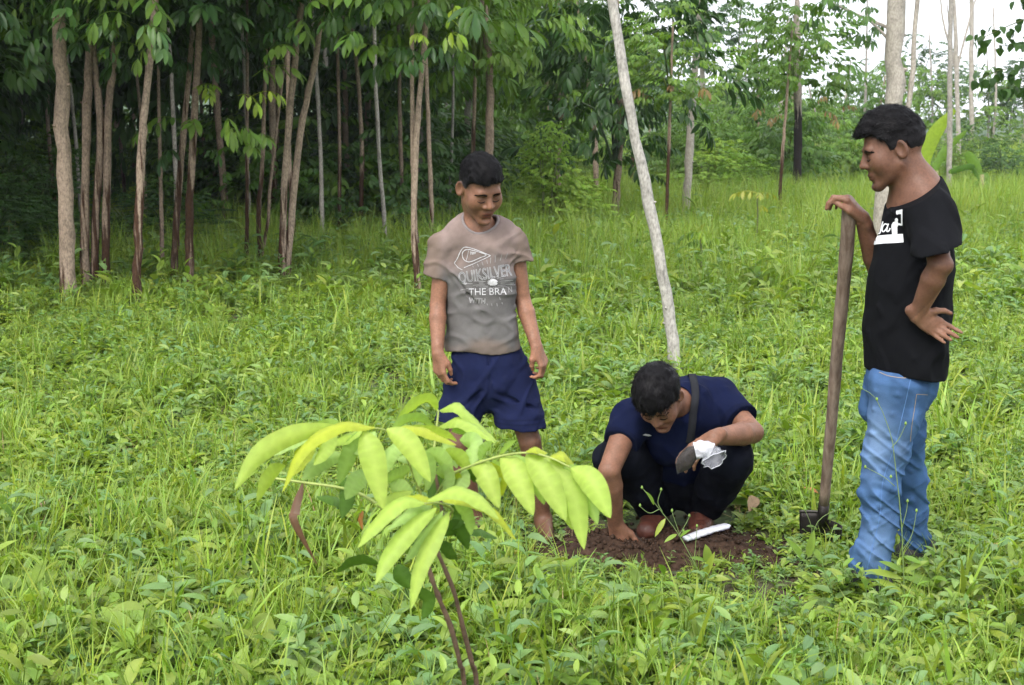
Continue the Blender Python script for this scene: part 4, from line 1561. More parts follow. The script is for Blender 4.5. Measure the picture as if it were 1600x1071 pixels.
def gn_cover(name, pts, idx, scl, rot, label, cat='ground cover'):
    """one ground-cover object: clump instances on points"""
    me = bpy.data.meshes.new(name)
    me.vertices.add(len(pts))
    me.vertices.foreach_set('co', np.asarray(pts, np.float32).ravel())
    for nm, tp, dat in (('idx', 'INT', np.asarray(idx, np.int32)), ('scl', 'FLOAT', np.asarray(scl, np.float32))):
        a = me.attributes.new(nm, tp, 'POINT'); a.data.foreach_set('value', dat)
    a = me.attributes.new('rot', 'FLOAT_VECTOR', 'POINT'); a.data.foreach_set('vector', np.asarray(rot, np.float32).ravel())
    me.update()
    o = bpy.data.objects.new(name, me)
    link(o)
    tag(o, label, cat, kind='stuff')
    ng = bpy.data.node_groups.new(name + '_scatter', 'GeometryNodeTree')
    ng.interface.new_socket('Geometry', in_out='INPUT', socket_type='NodeSocketGeometry')
    ng.interface.new_socket('Geometry', in_out='OUTPUT', socket_type='NodeSocketGeometry')
    N = ng.nodes
    gi, go = N.new('NodeGroupInput'), N.new('NodeGroupOutput')
    ci = N.new('GeometryNodeCollectionInfo')
    ci.inputs['Collection'].default_value = PROTO
    ci.inputs['Separate Children'].default_value = True
    ci.inputs['Reset Children'].default_value = True
    io = N.new('GeometryNodeInstanceOnPoints')
    io.inputs['Pick Instance'].default_value = True
    def na(nm, dt):
        n_ = N.new('GeometryNodeInputNamedAttribute'); n_.data_type = dt; n_.inputs['Name'].default_value = nm
        return n_.outputs['Attribute']
    ng.links.new(gi.outputs[0], io.inputs['Points'])
    ng.links.new(ci.outputs[0], io.inputs['Instance'])
    ng.links.new(na('idx', 'INT'), io.inputs['Instance Index'])
    ng.links.new(na('scl', 'FLOAT'), io.inputs['Scale'])
    e2r = N.new('FunctionNodeEulerToRotation')
    ng.links.new(na('rot', 'FLOAT_VECTOR'), e2r.inputs[0])
    ng.links.new(e2r.outputs[0], io.inputs['Rotation'])
    ng.links.new(io.outputs[0], go.inputs[0])
    md = o.modifiers.new('scatter', 'NODES'); md.node_group = ng
    return o


# ---- ground sheet
def ground_z(X, Y):
    """flat where people stand, gently rolling further off"""
    f = np.clip((Y - 12) / 25, 0, 1)
    return f * (.18 * np.sin(X * .13 + 1) * np.cos(Y * .11) + .10 * np.sin(X * .31 + Y * .23))


def build_ground():
    t = NT('meadow_soil')
    ps = t.pos()
    n1 = t.noise(2.2, 5, ps); n2 = t.noise(26, 4, ps)
    c = t.mix((.060, .040, .026), (.055, .085, .022), t.ramp(n1, [(.4, (0, 0, 0)), (.6, (1, 1, 1))]))
    c = t.mix(c, t.ramp(n2, [(.3, (.6,) * 3), (.7, (1.3,) * 3)]), 1.0, 'MULTIPLY')
    t.base(c); t.set(Roughness=.95)
    t.bump(n2, .5, .02)
    xs = np.concatenate([np.linspace(-400, -40, 13)[:-1], np.linspace(-40, 40, 81), np.linspace(40, 400, 13)[1:]])
    ys = np.concatenate([np.linspace(-60, 0, 4)[:-1], np.linspace(0, 70, 71), np.linspace(70, 700, 22)[1:]])
    X, Y = np.meshgrid(xs, ys, indexing='ij')
    Z = ground_z(X, Y)
    V = np.stack([X, Y, Z], -1).reshape(-1, 3)
    ny = len(ys)
    I, J = np.meshgrid(np.arange(len(xs) - 1), np.arange(ny - 1), indexing='ij')
    a = (I * ny + J).ravel()
    Q = np.stack([a, a + ny, a + ny + 1, a + 1], 1)
    g = mobj('ground', V, Q, t.m)
    tag(g, 'weedy soil of the clearing running back into the plantation', 'ground', kind='structure')


build_ground()

HOLE = G(1025, 858)


def hole_dist(X, Y):
    """>1 outside the patch of dug soil"""
    return np.sqrt(((X - HOLE[0]) / .47) ** 2 + ((Y - HOLE[1]) / .27) ** 2)


def in_view(X, Y, m=.8):
    return np.abs(X) < Y * .41 + m


TREADS = [(G(742, 835), .035), (G(850, 832), .035), (G(1352, 908), .03), (G(1432, 872), .03), (G(1018, 828), .13), (G(1095, 828), .13), (G(1285, 835), .04), (G(1065, 800), .25)]


def scatter(n, y0, y1, rng, power=1.0, m=.8):
    Y = y0 + (y1 - y0) * rng.uniform(size=n) ** power
    X = rng.uniform(-1, 1, n) * (Y * .41 + m)
    return X, Y


def build_cover():
    rng = np.random.default_rng(21)
    allp = []

    def choose(kinds, w, n):
        ks = rng.choice(len(kinds), n, p=np.array(w) / sum(w))
        return np.array([rng.choice(protos[kinds[k]]) for k in ks])

    def layer(dens, y0, y1, kinds, w, s0, s1, m=.8, mask=None):
        area = (y1 - y0) * ((y0 + y1) * .41 + 2 * m)
        n = int(dens * area)
        # uniform over the trapezium
        Y = rng.uniform(y0, y1, n * 2); X = rng.uniform(-1, 1, n * 2) * (y1 * .41 + m)
        k = np.abs(X) < Y * .41 + m
        X, Y = X[k][:n], Y[k][:n]
        keep = hole_dist(X, Y) > 1.0 + .25 * rng.normal(size=len(X))
        for p, r in TREADS:
            keep &= (X - p[0]) ** 2 + (Y - p[1]) ** 2 > r * r
        if mask is not None: keep &= mask(X, Y, rng)
        X, Y = X[keep], Y[keep]
        n = len(X)
        return np.stack([X, Y, ground_z(X, Y)], 1), choose(kinds, w, n), rng.uniform(s0, s1, n)

    def emit(name, label, layers):
        P = np.concatenate([l[0] for l in layers]); I = np.concatenate([l[1] for l in layers]); S = np.concatenate([l[2] for l in layers])
        n = len(P)
        # patches: vigour varies from place to place
        vig = 1 + .28 * vnoise(P[:, 0] * 1.3, P[:, 1] * 1.3, P[:, 0] * 0, 7) + .15 * vnoise(P[:, 0] * 3.7, P[:, 1] * 3.7, P[:, 0] * 0, 9)
        rot = np.stack([rng.normal(size=n) * .12, rng.normal(size=n) * .12, rng.uniform(0, 6.28, n)], 1)
        hd = hole_dist(P[:, 0], P[:, 1])
        low = np.clip(.40 + .60 * (hd - 1), .40, 1)
        front = (P[:, 1] < HOLE[1]) & (P[:, 1] > HOLE[1] - .75) & (np.abs(P[:, 0] - HOLE[0]) < .52)
        low = np.where(front, np.minimum(low, .48), low)
        gn_cover(name, P, I, S * vig * low, rot, label)
        print(name, n)

    patchy = lambda X, Y, r: vnoise(X * 1.7, Y * 1.7, X * 0, 31) + r.normal(size=len(X)) * .35 > -.25
    patchy2 = lambda X, Y, r: vnoise(X * 1.7, Y * 1.7, X * 0, 31) + r.normal(size=len(X)) * .35 < .25
    rightish = lambda X, Y, r: (X / Y + r.normal(size=len(X)) * .12) > -.02
    leftish = lambda X, Y, r: (X / Y + r.normal(size=len(X)) * .12) < .02
    # the sward near the camera is lower on the open side of the sapling, leafier under the people
    emit('low_weeds', 'leafy knee-low weeds covering the clearing round the three people', [
        layer(190, 2.2, 6.2, ['weed', 'rosette', 'wide', 'stalk'], [6, 3.2, .4, .25], .8, 1.25, 1.5, lambda X, Y, r: rightish(X, Y, r) | (r.uniform(size=len(X)) < .5)),
        layer(40, 2.2, 4.5, ['weed', 'rosette'], [5, 2], 1.1, 1.5, 1.5, lambda X, Y, r: rightish(X, Y, r) | (r.uniform(size=len(X)) < .35)),
        layer(260, 2.2, 6.2, ['creep', 'grass', 'dry'], [4, 2.2, .5], .8, 1.3, 1.5),
        layer(135, 6.2, 10.5, ['weed', 'creep', 'rosette', 'wide', 'stalk'], [5, 3, 2.2, .3, .3], .8, 1.2, 1.8),
        layer(35, 6.2, 10.5, ['grass'], [1], .9, 1.2, 1.8, patchy),
        layer(62, 10.5, 20, ['weed', 'creep', 'grass', 'rosette'], [3, 2, 3, 1], 1.1, 1.7, 2.2),
        layer(60, 3.9, 5.6, ['dry'], [1], .8, 1.3, 0, lambda X, Y, r: ((X - .2) ** 2 / .55 + (Y - 4.75) ** 2 / .16) < r.uniform(.2, 1.2, len(X))),
    ])

    def tallmask(X, Y, r):
        # tall grass stands past the trodden clearing and thins out under the dark trees
        u = X / Y
        start = np.where(u < -.05, 12.0, 12.5) + 2.0 * vnoise(X * .5, Y * .5, X * 0, 41)
        return Y > start
    emit('meadow_grass', 'tall bright grass standing between the plantation trees', [
        layer(15, 10, 20, ['tall', 'wide'], [4, 2], .6, 1.0, 2, tallmask),
        layer(14, 11, 30, ['weed', 'rosette', 'creep'], [3, 1, 1], 1.6, 2.6, 2),
        layer(9, 20, 34, ['tall'], [1], .8, 1.25, 3),
        layer(4, 34, 60, ['tall'], [1], 1.3, 1.9, 4),
        layer(5, 5, 11, ['tall', 'wide', 'stalk'], [.6, 2, 1.2], .45, .7, 1.0, patchy2),
    ])


build_cover()
# ================================================================== TREES
DARKLEAF = leaf_mat('plantation_leaf', (.032, .080, .018), (.064, .138, .028), .26, .40, .30, .35)
MIDLEAF = leaf_mat('young_tree_leaf', (.072, .155, .022), (.130, .235, .034), .34, .42, .26, .5)
BRIGHTLEAF = leaf_mat('fresh_leaf', (.17, .29, .025), (.26, .37, .04), .40, .42, .40, 2)
BUSHLEAF = leaf_mat('bush_leaf', (.16, .29, .032), (.25, .38, .055), .38, .42, .3, 2)
RUSTLEAF = leaf_mat('rusty_young_leaf', (.17, .10, .035), (.24, .17, .06), .35, .45, .4, 2)
YELLEAF = leaf_mat('yellow_leaf', (.30, .34, .06), (.38, .40, .08), .38, .45, .4, 2)


def bark_mat(name, pale, dark, lo=.3, hi=1.5, streak=1.0, speck=.5):
    """pale bark above, dark peeled streaks toward the foot (vertex colour r = height in units of 2 m)"""
    t = NT(name)
    v = t.stretch(1, 1, .07)
    n = t.noise(22, 4, v)
    h = t.n('ShaderNodeSeparateColor', {0: t.attr()})
    hh = t.n('ShaderNodeMapRange', {0: h.outputs[0], 1: lo / 2, 2: hi / 2, 3: .62 * streak, 4: .22 * streak})
    rnd = t.n('ShaderNodeMath', {0: t.t.nodes.new('ShaderNodeObjectInfo').outputs['Random'], 1: .34, 2: -.17}, operation='MULTIPLY_ADD')
    hr = t.n('ShaderNodeMath', {0: hh.outputs[0], 1: rnd.outputs[0]}, operation='ADD')
    f = t.n('ShaderNodeMath', {0: hr.outputs[0], 1: n}, operation='SUBTRACT')
    f = t.n('ShaderNodeMath', {0: f.outputs[0], 1: 12.0}, operation='MULTIPLY', use_clamp=True)
    nf = t.noise(70, 4, t.stretch(1, 1, .5))
    bands = t.noise(11, 5, t.stretch(1, 1, .8))
    c = t.mix(pale, tuple(x * .62 for x in pale), t.ramp(bands, [(.42, (0, 0, 0)), (.75, (1, 1, 1))]))
    c = t.mix(c, dark, f.outputs[0])
    c = t.mix(c, t.ramp(nf, [(.3, (1 - speck,) * 3), (.65, (1.18,) * 3)]), 1.0, 'MULTIPLY')
    t.base(c)
    t.set(Roughness=.9)
    t.b.inputs['Specular IOR Level'].default_value = .15
    t.bump(t.mix(nf, bands, .5), .6, .012)
    return t.m


BARK_BROWN = bark_mat('brown_peeling_bark', (.37, .28, .21), (.065, .034, .021), .2, 1.7)
BARK_DARK = bark_mat('dark_peeled_bark', (.29, .215, .16), (.056, .030, .018), .5, 2.4)
BARK_GREY = bark_mat('grey_bark', (.36, .33, .29), (.10, .065, .045), .0, 1.0, .8)
BARK_PALE = bark_mat('pale_speckled_bark', (.46, .43, .39), (.20, .16, .13), .0, .9, .6, .45)
BARK_SMOOTH = bark_mat('smooth_grey_bark', (.40, .36, .31), (.22, .18, .15), .0, .6, .4, .3)
BARK_BURNT = bark_mat('charred_foot_bark', (.33, .28, .24), (.020, .016, .015), 1.2, 2.4, 1.25)
TWIG = plain_mat('green_twig', (.10, .12, .04), .7, .3)


def trunk_mb(P, R, n=10, seed=0, knots=6):
    rng = np.random.default_rng(seed)
    P = spline(P, 22)
    P[1:-1] += rng.normal(size=(20, 3)) * np.asarray(R).mean() * .10
    R = np.interp(np.linspace(0, 1, 22), np.linspace(0, 1, len(R)), R)
    R = R * (1 + .05 * rng.normal(size=22))
    R[0] *= 1.35; R[1] *= 1.1
    V, Q, T = tube_geo(P, R, n, True, .04, rng)
    mb = MB()
    mb.add(V, Q, T, c=np.stack([np.clip(V[:, 2] / 2, 0, 2), np.zeros(len(V)), np.zeros(len(V))], 1))
    for k in range(knots):
        i = rng.integers(2, 20)
        a = rng.uniform(0, 6.28)
        d = np.array([math.cos(a), math.sin(a), .3])
        q = P[i] + d * R[i] * .8
        V, Q, T = tube_geo([q, q + d * R[i] * .5], [R[i] * .35, R[i] * .12], 5)
        mb.add(V, Q, T, c=np.stack([np.clip(V[:, 2] / 2, 0, 2), np.zeros(len(V)), np.zeros(len(V))], 1))
    return mb, P


def frond_mb(rng, n=5, L=.42, leaf=.16, wid=.34, droop=.9, hang=.7):
    """one compound leaf along +x"""
    mb = MB()
    t = np.linspace(0, 1, 8)
    a = .35 - droop * t ** 1.3
    P = np.cumsum(np.stack([np.cos(a), np.zeros(8), np.sin(a)], 1) * L / 8, 0)
    P = np.concatenate([[np.zeros(3)], P])
    V, Q, T = tube_geo(P, np.linspace(.0045, .0018, 9), 4, False)
    mb.add(V, Q, c=(1.1, 1.0, .8))
    for i in range(n):
        u = .30 + .66 * i / max(1, n - 1)
        k = u * 8
        p = P[int(k)] * (1 - k % 1) + P[min(8, int(k) + 1)] * (k % 1)
        for sg in (-1, 1):
            l = leaf * (.62 + .42 * math.sin(math.pi * (.25 + .6 * i / max(1, n)))) * rng.uniform(.88, 1.12)
            M = rotz(sg * (1.15 - .5 * u + rng.normal() * .1)) @ roty(hang * rng.uniform(.5, 1.3)) @ rotx(rng.normal() * .25)
            put(mb, leaf_geo(l, l * wid * rng.uniform(.85, 1.15), rng.uniform(.3, .8), .16, 4, .52), M, p, tone(rng, .18, .1))
    M = roty(-a[-1] + .2)
    put(mb, leaf_geo(leaf, leaf * wid, .5, .16, 4, .52), M, P[-1], tone(rng, .18, .1))
    return mb


rf = np.random.default_rng(51)
FROND = {}
for nm, mt in (('dark', DARKLEAF), ('mid', MIDLEAF), ('bright', BRIGHTLEAF), ('rust', RUSTLEAF), ('yellow', YELLEAF)):
    FROND[nm] = [frond_mb(rf, rf.integers(3, 6), rf.uniform(.34, .48), rf.uniform(.17, .21), .30, rf.uniform(.6, 1.2), rf.uniform(.5, 1.0)).data('frond', mt) for _ in range(4 if nm in ('dark', 'mid') else 2)]


def crown_data(name, mat, rng, nf, rad, leaf=.16, n=4, L=.4, shell=.55, flat_bottom=0.0, droop=.9, wid=.36, clump=7):
    """leaf mass of a whole crown, centred on the origin: fronds in uneven clumps"""
    lib = []
    for _ in range(5):
        m = frond_mb(rng, n, L, leaf, wid, droop, .7)
        lib.append((np.concatenate(m.V), m.faces(), np.concatenate(m.C)))
    mb = MB()
    rad = np.array(rad)
    cs = []
    for _ in range(clump * 4):
        d = norm(rng.normal(size=3)); cs.append((d * rng.uniform(.35, .95), rng.uniform(.22, .45)))
    for i in range(nf):
        c, r = cs[rng.integers(len(cs))]
        q = c + norm(rng.normal(size=3)) * r * rng.uniform(.3, 1) ** .5
        if q[2] < -.9 + flat_bottom: q[2] = -.9 + flat_bottom + rng.uniform(0, .3)
        p = q * rad
        az = math.atan2(q[1] + rng.normal() * .35, q[0] + rng.normal() * .35)
        V, Fs, C = lib[rng.integers(5)]
        M = rotz(az) @ roty(rng.normal() * .35 - .1) @ rotx(rng.normal() * .3) * rng.uniform(.75, 1.2)
        mb.V.append(V @ M.T + p); mb.C.append(C * (1 + rng.normal() * .10))
        for f in Fs: (mb.Q if f.shape[1] == 4 else mb.T).append(f + mb.n)
        mb.n += len(V)
    # a few limbs inside
    for i in range(9):
        c, r = cs[rng.integers(len(cs))]
        V, Q, T = tube_geo(spline([np.array([0, 0, -rad[2] * .8]), c * rad * np.array([.4, .4, .5]), c * rad], 6), np.linspace(.02, .006, 6), 5, False)
        mb.add(V, Q, c=(.9, .7, .9))
    return mb.data(name, mat)


rc = np.random.default_rng(61)
CROWN = {
    'dark': [crown_data('crown', DARKLEAF, rc, 230, (1.35, 1.35, 1.5), .185, 4, wid=.31) for _ in range(4)],
    'mid': [crown_data('crown', MIDLEAF, rc, 170, (1.0, 1.0, 1.3), .17, 4, clump=5, wid=.32) for _ in range(3)],
    'fine': [crown_data('crown', MIDLEAF, rc, 230, (1.0, 1.0, 1.0), .07, 6, .26, wid=.45, clump=8) for _ in range(2)],
    'finebright': [crown_data('crown', BUSHLEAF, rc, 260, (1.0, 1.0, 1.0), .085, 6, .28, wid=.42, clump=8) for _ in range(2)],
    'finedark': [crown_data('crown', DARKLEAF, rc, 260, (1.2, 1.2, 1.1), .085, 6, .30, wid=.38, clump=7) for _ in range(2)],
}


def top_extend(pts, ztop):
    a, b = pts[-2], pts[-1]
    d = norm(b - a)
    if b[2] < ztop:
        pts.append(b + d * (ztop - b[2]) / max(d[2], .3))
    return pts


def tree(label, pix, wpx, bark, ztop=5.2, crown=None, cs=(1, 1, 1), cz=None, group=None, stems=(), fronds=(), seed=0, Y=None, name='plantation_tree', rust=0, taper=.55):
    """pix: photograph pixels up the trunk, foot first; the foot stands on the ground"""
    b = G(*pix[0]) if Y is None else W(pix[0][0], pix[0][1], Y) * np.array([1, 1, 0])
    Y0 = b[1]
    b[2] = ground_z(b[0], b[1])
    e = empty(name, b, label, 'tree', group)
    pts = [b + [0, 0, -.05]] + [W(x, y, Y0) for x, y in pix[1:]]
    pts = top_extend(pts, ztop)
    r0 = wpx / 2 / ppm(Y0, 1.2)
    mb, P = trunk_mb(pts, [r0, r0 * .92, r0 * .8, r0 * taper], 10, seed)
    mb.obj('trunk', bark, e)
    for st, w2 in stems:
        p2 = [W(x, y, Y0 + .05) for x, y in st]
        if p2[0][2] < .3: p2[0][2] = -.03
        p2 = top_extend(p2, ztop * .95)
        r2 = w2 / 2 / ppm(Y0, 1.2)
        m2, P2 = trunk_mb(p2, [r2, r2 * .9, r2 * .75, r2 * .5], 8, seed + 9, 3)
        m2.obj('trunk', bark, e)
    rng = np.random.default_rng(seed + 100)
    if crown:
        d = CROWN[crown][seed % len(CROWN[crown])]
        o = bpy.data.objects.new('crown', d)
        link(o, e)
        top = P[-1]
        z = cz if cz is not None else ztop - .9 * cs[2]
        i = np.argmin(np.abs(P[:, 2] - z))
        o.location = tuple(P[i] * np.array([1, 1, 0]) + np.array([0, 0, z]) - b)
        o.scale = cs
        o.rotation_euler = (0, 0, rng.uniform(0, 6.28))
    for (x, y, kind, sc_, dY) in fronds:
        add_frond(e, b, W(x, y, Y0 + dY), kind, sc_, rng, P)
    return e


def add_frond(e, b, q, kind, sc_, rng, P=None, az=None):
    o = bpy.data.objects.new('frond', FROND[kind][rng.integers(len(FROND[kind]))])
    link(o, e)
    o.location = tuple(np.asarray(q) - b)
    if az is None:
        if P is not None:
            i = np.argmin(np.abs(P[:, 2] - q[2]))
            v = q - P[i]
            az = math.atan2(v[1] - .25, v[0]) + rng.normal() * .4
        else: az = rng.uniform(0, 6.28)
    o.rotation_euler = (rng.normal() * .15, rng.normal() * .2, az)
    s = sc_ * rng.uniform(.78, 1.0)
    o.scale = (s, s, s)
    return o


def auto_fronds(cx, cy, rx, ry, n, kinds, seed, sc_=1.0, dy=1.0):
    r = np.random.default_rng(seed)
    out = []
    for i in range(n):
        a = r.uniform(0, 6.28); q = r.uniform() ** .5
        k = kinds[r.integers(len(kinds))]
        out.append((cx + rx * q * math.cos(a), cy + ry * q * math.sin(a), k, sc_ * r.uniform(.8, 1.2), r.uniform(-dy, dy * .6)))
    return out


def build_front_trees():
    g = 'trees at the edge of the plantation'
    A = auto_fronds
    tree('thickest brown trunk of the shaded stand, dark peeled strip down its foot', [(107, 478), (103, 330), (97, 150), (90, 0)], 25, BARK_BROWN, 5.4, 'dark', (1.1, 1.1, 1.1), 4.1, g, seed=1,
         fronds=A(95, 35, 70, 35, 12, ['dark', 'dark', 'mid'], 1))
    tree('cluster of slim dark-streaked trunks beside the thickest brown trunk', [(133, 458), (133, 300), (137, 150), (140, 60)], 15, BARK_DARK, 5.0, 'dark', (1.0, 1.0, 1.0), 4.0, g, seed=2,
         stems=[([(148, 470), (150, 330), (158, 200), (148, 110), (146, 50)], 13), ([(165, 452), (166, 330), (170, 180), (178, 90), (182, 40)], 13)], fronds=A(160, 40, 70, 45, 12, ['dark', 'mid'], 2))
    tree('slim trunk with whitish lichen-stained foot and drooping fronds above', [(213, 482), (216, 360), (222, 230), (233, 105)], 15, BARK_BROWN, 4.8, 'dark', (.95, .95, 1.0), 3.9, g, seed=3,
         fronds=A(215, 55, 65, 55, 14, ['dark', 'mid', 'mid'], 3))
    tree('thin dark sapling trunk behind the lichen-stained trunk', [(254, 445), (252, 330), (250, 240)], 7, BARK_DARK, 3.6, 'dark', (.6, .6, .7), 3.0, g, seed=4)
    tree('slim leaning dark trunk under bright young fronds', [(270, 448), (277, 330), (286, 225)], 12, BARK_DARK, 4.2, 'dark', (.8, .8, .8), 3.4, g, seed=5,
         fronds=[(300, 140, 'bright', .85, -.6), (322, 138, 'bright', .8, -.7), (285, 190, 'mid', 1.05, -.6), (305, 200, 'mid', 1.0, -.5), (262, 195, 'mid', 1.0, -.3), (280, 235, 'dark', 1.0, -.2), (325, 235, 'dark', .9, -.1)])
    tree('dark peeled trunk with large glossy green fronds hanging beside it', [(296, 458), (296, 340), (303, 200)], 14, BARK_DARK, 4.4, 'dark', (.9, .9, .9), 3.6, g, seed=6,
         fronds=[(372, 150, 'bright', .9, -.7), (395, 150, 'bright', .8, -.6), (355, 190, 'mid', 1.1, -.8), (375, 205, 'mid', 1.1, -.7), (400, 215, 'mid', 1.0, -.6), (345, 205, 'mid', 1.0, -.5), (395, 120, 'mid', 1.1, -.4), (410, 100, 'mid', 1.1, -.4), (385, 230, 'mid', .9, -.5)])
    tree('pair of thin crooked dark stems standing in bright grass', [(409, 432), (404, 340), (410, 260), (413, 170)], 8, BARK_DARK, 4.2, 'dark', (.8, .8, .8), 3.5, g, seed=7,
         stems=[([(400, 428), (418, 350), (422, 290), (436, 170)], 6), ([(384, 412), (386, 330), (386, 240)], 7)])
    tree('forked brown tree with two long stems rising from one foot', [(443, 446), (441, 380), (447, 250), (460, 100), (472, 0)], 12, BARK_BROWN, 5.2, 'dark', (1.1, 1.1, 1.0), 4.3, g, seed=8,
         stems=[([(446, 440), (456, 340), (470, 200), (490, 110), (504, 20)], 12)], fronds=A(490, 30, 60, 40, 9, ['dark', 'mid'], 8) + [(505, 5, 'bright', .7, -.3)])
    tree('twin-stemmed pale brown tree with big light green leaves overhead', [(655, 468), (647, 350), (652, 200), (663, 70)], 11, BARK_BROWN, 4.9, 'mid', (1.25, 1.25, 1.1), 3.9, g, seed=9,
         stems=[([(650, 380), (645, 250), (644, 120)], 9)], fronds=A(650, 50, 95, 60, 26, ['mid', 'dark'], 9, 1.1) + [(690, 70, 'bright', .9, -.5), (640, 60, 'bright', .8, -.5), (700, 45, 'bright', .9, -.4)])
    tree('single slim tan trunk standing in grass before the dark wood', [(572, 346), (572, 260), (576, 130)], 11, BARK_BROWN, 4.9, 'dark', (1.2, 1.2, 1.1), 4.0, g, seed=10)
    tree('half white, half dark trunk at the rim of the dark wood', [(495, 318), (497, 230), (502, 130), (504, 60)], 14, BARK_BURNT, 5.4, 'dark', (1.5, 1.5, 1.3), 4.3, g, seed=11)
    tree('thick grey trunk deep in the shade behind crooked stems', [(370, 342), (374, 270), (380, 190)], 17, BARK_GREY, 5.2, 'dark', (1.5, 1.5, 1.3), 4.0, g, seed=12)
    # middle, right
    tree('slim tree with tan stem and leafy column crown beside the leaning trunk', [(930, 330), (930, 230), (920, 140), (908, 60)], 9, BARK_BROWN, 5.2, 'mid', (.85, .85, 1.15), 4.1, g, seed=13,
         fronds=A(905, 80, 50, 70, 14, ['mid'], 13, 1.1))
    tree('long pale speckled trunk leaning over the crouching man', [(1063, 600), (1050, 520), (1036, 430), (1011, 300), (985, 180), (956, 0)], 20, BARK_PALE, 5.6, 'mid', (1.1, 1.1, 1.0), 5.4, g, seed=14, taper=.72)
    tree('straight light grey trunk with dark hanging foliage at its top', [(1072, 345), (1076, 250), (1084, 130), (1094, 10)], 13, BARK_SMOOTH, 6.6, 'dark', (1.0, 1.0, .85), 5.3, g, seed=15, fronds=[(x, y, k, s, abs(d) + .35) for x, y, k, s, d in auto_fronds(1080, 40, 75, 60, 16, ['dark'], 15, 1.0)])
    tree('short slim tree with broad green fronds between two pale trunks', [(1040, 372), (1043, 290), (1046, 200)], 6, BARK_DARK, 3.1, 'mid', (.75, .75, .55), 2.55, g, seed=16,
         fronds=A(1040, 150, 55, 30, 9, ['mid', 'mid', 'rust'], 16, .95))
    tree('thin dark stem in grass behind the leaning trunk', [(986, 312), (988, 260), (990, 190)], 6, BARK_DARK, 3.8, 'mid', (.7, .7, .7), 3.2, g, seed=17)
    tree('whitish trunk standing far behind the light grey trunk', [(1096, 262), (1097, 190), (1098, 110)], 10, BARK_SMOOTH, 6.4, 'dark', (1.5, 1.5, 1.2), 5.4, g, seed=18)
    tree('tree with charred black foot, spreading crown and rusty drooping young leaves', [(1245, 316), (1246, 240), (1247, 140), (1246, 60)], 14, BARK_BURNT, 4.4, 'mid', (1.45, 1.45, .95), 3.35, g, seed=19,
         fronds=A(1245, 85, 85, 55, 20, ['mid', 'mid', 'mid', 'dark'], 19, 1.25) + [(1195, 165, 'rust', .95, -.5), (1205, 185, 'rust', .9, -.4), (1222, 180, 'rust', .8, -.4), (1285, 175, 'rust', .95, -.5), (1300, 185, 'rust', 1.0, -.5), (1312, 170, 'rust', .9, -.5), (1278, 160, 'rust', .9, -.3)])
    tree('thin crooked dark pole of a tree beside the charred trunk', [(1218, 345), (1220, 280), (1226, 200)], 6, BARK_DARK, 3.4, 'mid', (.5, .5, .6), 2.9, g, seed=20)
    tree('bare white leaning trunk behind the charred one', [(1212, 272), (1216, 210), (1222, 140)], 8, BARK_SMOOTH, 5.4, None, group=g, seed=21)
    tree('leafy column-shaped tree covered in small leaves to its foot', [(1186, 294), (1186, 240), (1184, 150)], 6, BARK_DARK, 4.0, 'fine', (.75, .75, 1.55), 2.7, g, seed=22)
    tree('thick smooth grey trunk standing behind the man in black', [(1378, 425), (1383, 330), (1397, 160), (1399, 0)], 36, BARK_SMOOTH, 7.5, 'finedark', (1.7, 1.7, 1.2), 6.2, g, seed=23, taper=.8,
         stems=[([(1404, 200), (1422, 150), (1433, 0)], 10), ([(1396, 70), (1355, 30), (1300, 5)], 5)], fronds=auto_fronds(1338, 35, 52, 55, 16, ['dark'], 23, .75, .5))
    tree('straight dark grey trunk beside the banana leaf', [(1483, 310), (1484, 200), (1485, 0)], 9, BARK_GREY, 8.0, 'finedark', (1.2, 1.2, 1.0), 8.2, g, seed=24)
    tree('bare forked pale tree with thin leafless branches', [(1498, 285), (1497, 190), (1494, 90)], 8, BARK_SMOOTH, 5.6, None, group=g, seed=25,
         stems=[([(1495, 110), (1510, 50), (1530, -20)], 4), ([(1494, 100), (1475, 40), (1468, -20)], 4), ([(1496, 130), (1487, 80), (1482, 30)], 3)])
    tree('straight pale pole-like trunk rising bare out of the grass', [(1518, 262), (1518, 150), (1518, 0)], 8, BARK_SMOOTH, 8.5, 'finedark', (1.2, 1.2, 1.0), 8.8, g, seed=26)
    tree('thin pale stem rising past the far leaves, yellow leaves at its top', [(800, 275), (799, 180), (797, 90)], 6, BARK_GREY, 4.6, 'mid', (.7, .7, .6), 4.6, g, seed=27,
         fronds=[(800, 20, 'yellow', 1.3, -.2), (815, 10, 'yellow', 1.2, -.1), (785, 25, 'yellow', 1.2, 0), (792, 95, 'mid', 1.0, 0), (830, 90, 'bright', 1.2, .2), (840, 110, 'bright', 1.2, .2)])
    tree('slender tan stem leaning behind the boy', [(712, 300), (718, 220), (728, 130)], 8, BARK_BROWN, 4.8, 'dark', (1.2, 1.2, 1.1), 4.0, g, seed=28)
    tree('dark slim stem in the shade behind the boy', [(696, 292), (697, 220), (698, 150)], 8, BARK_GREY, 4.8, 'dark', (1.2, 1.2, 1.1), 4.1, g, seed=29)


build_front_trees()


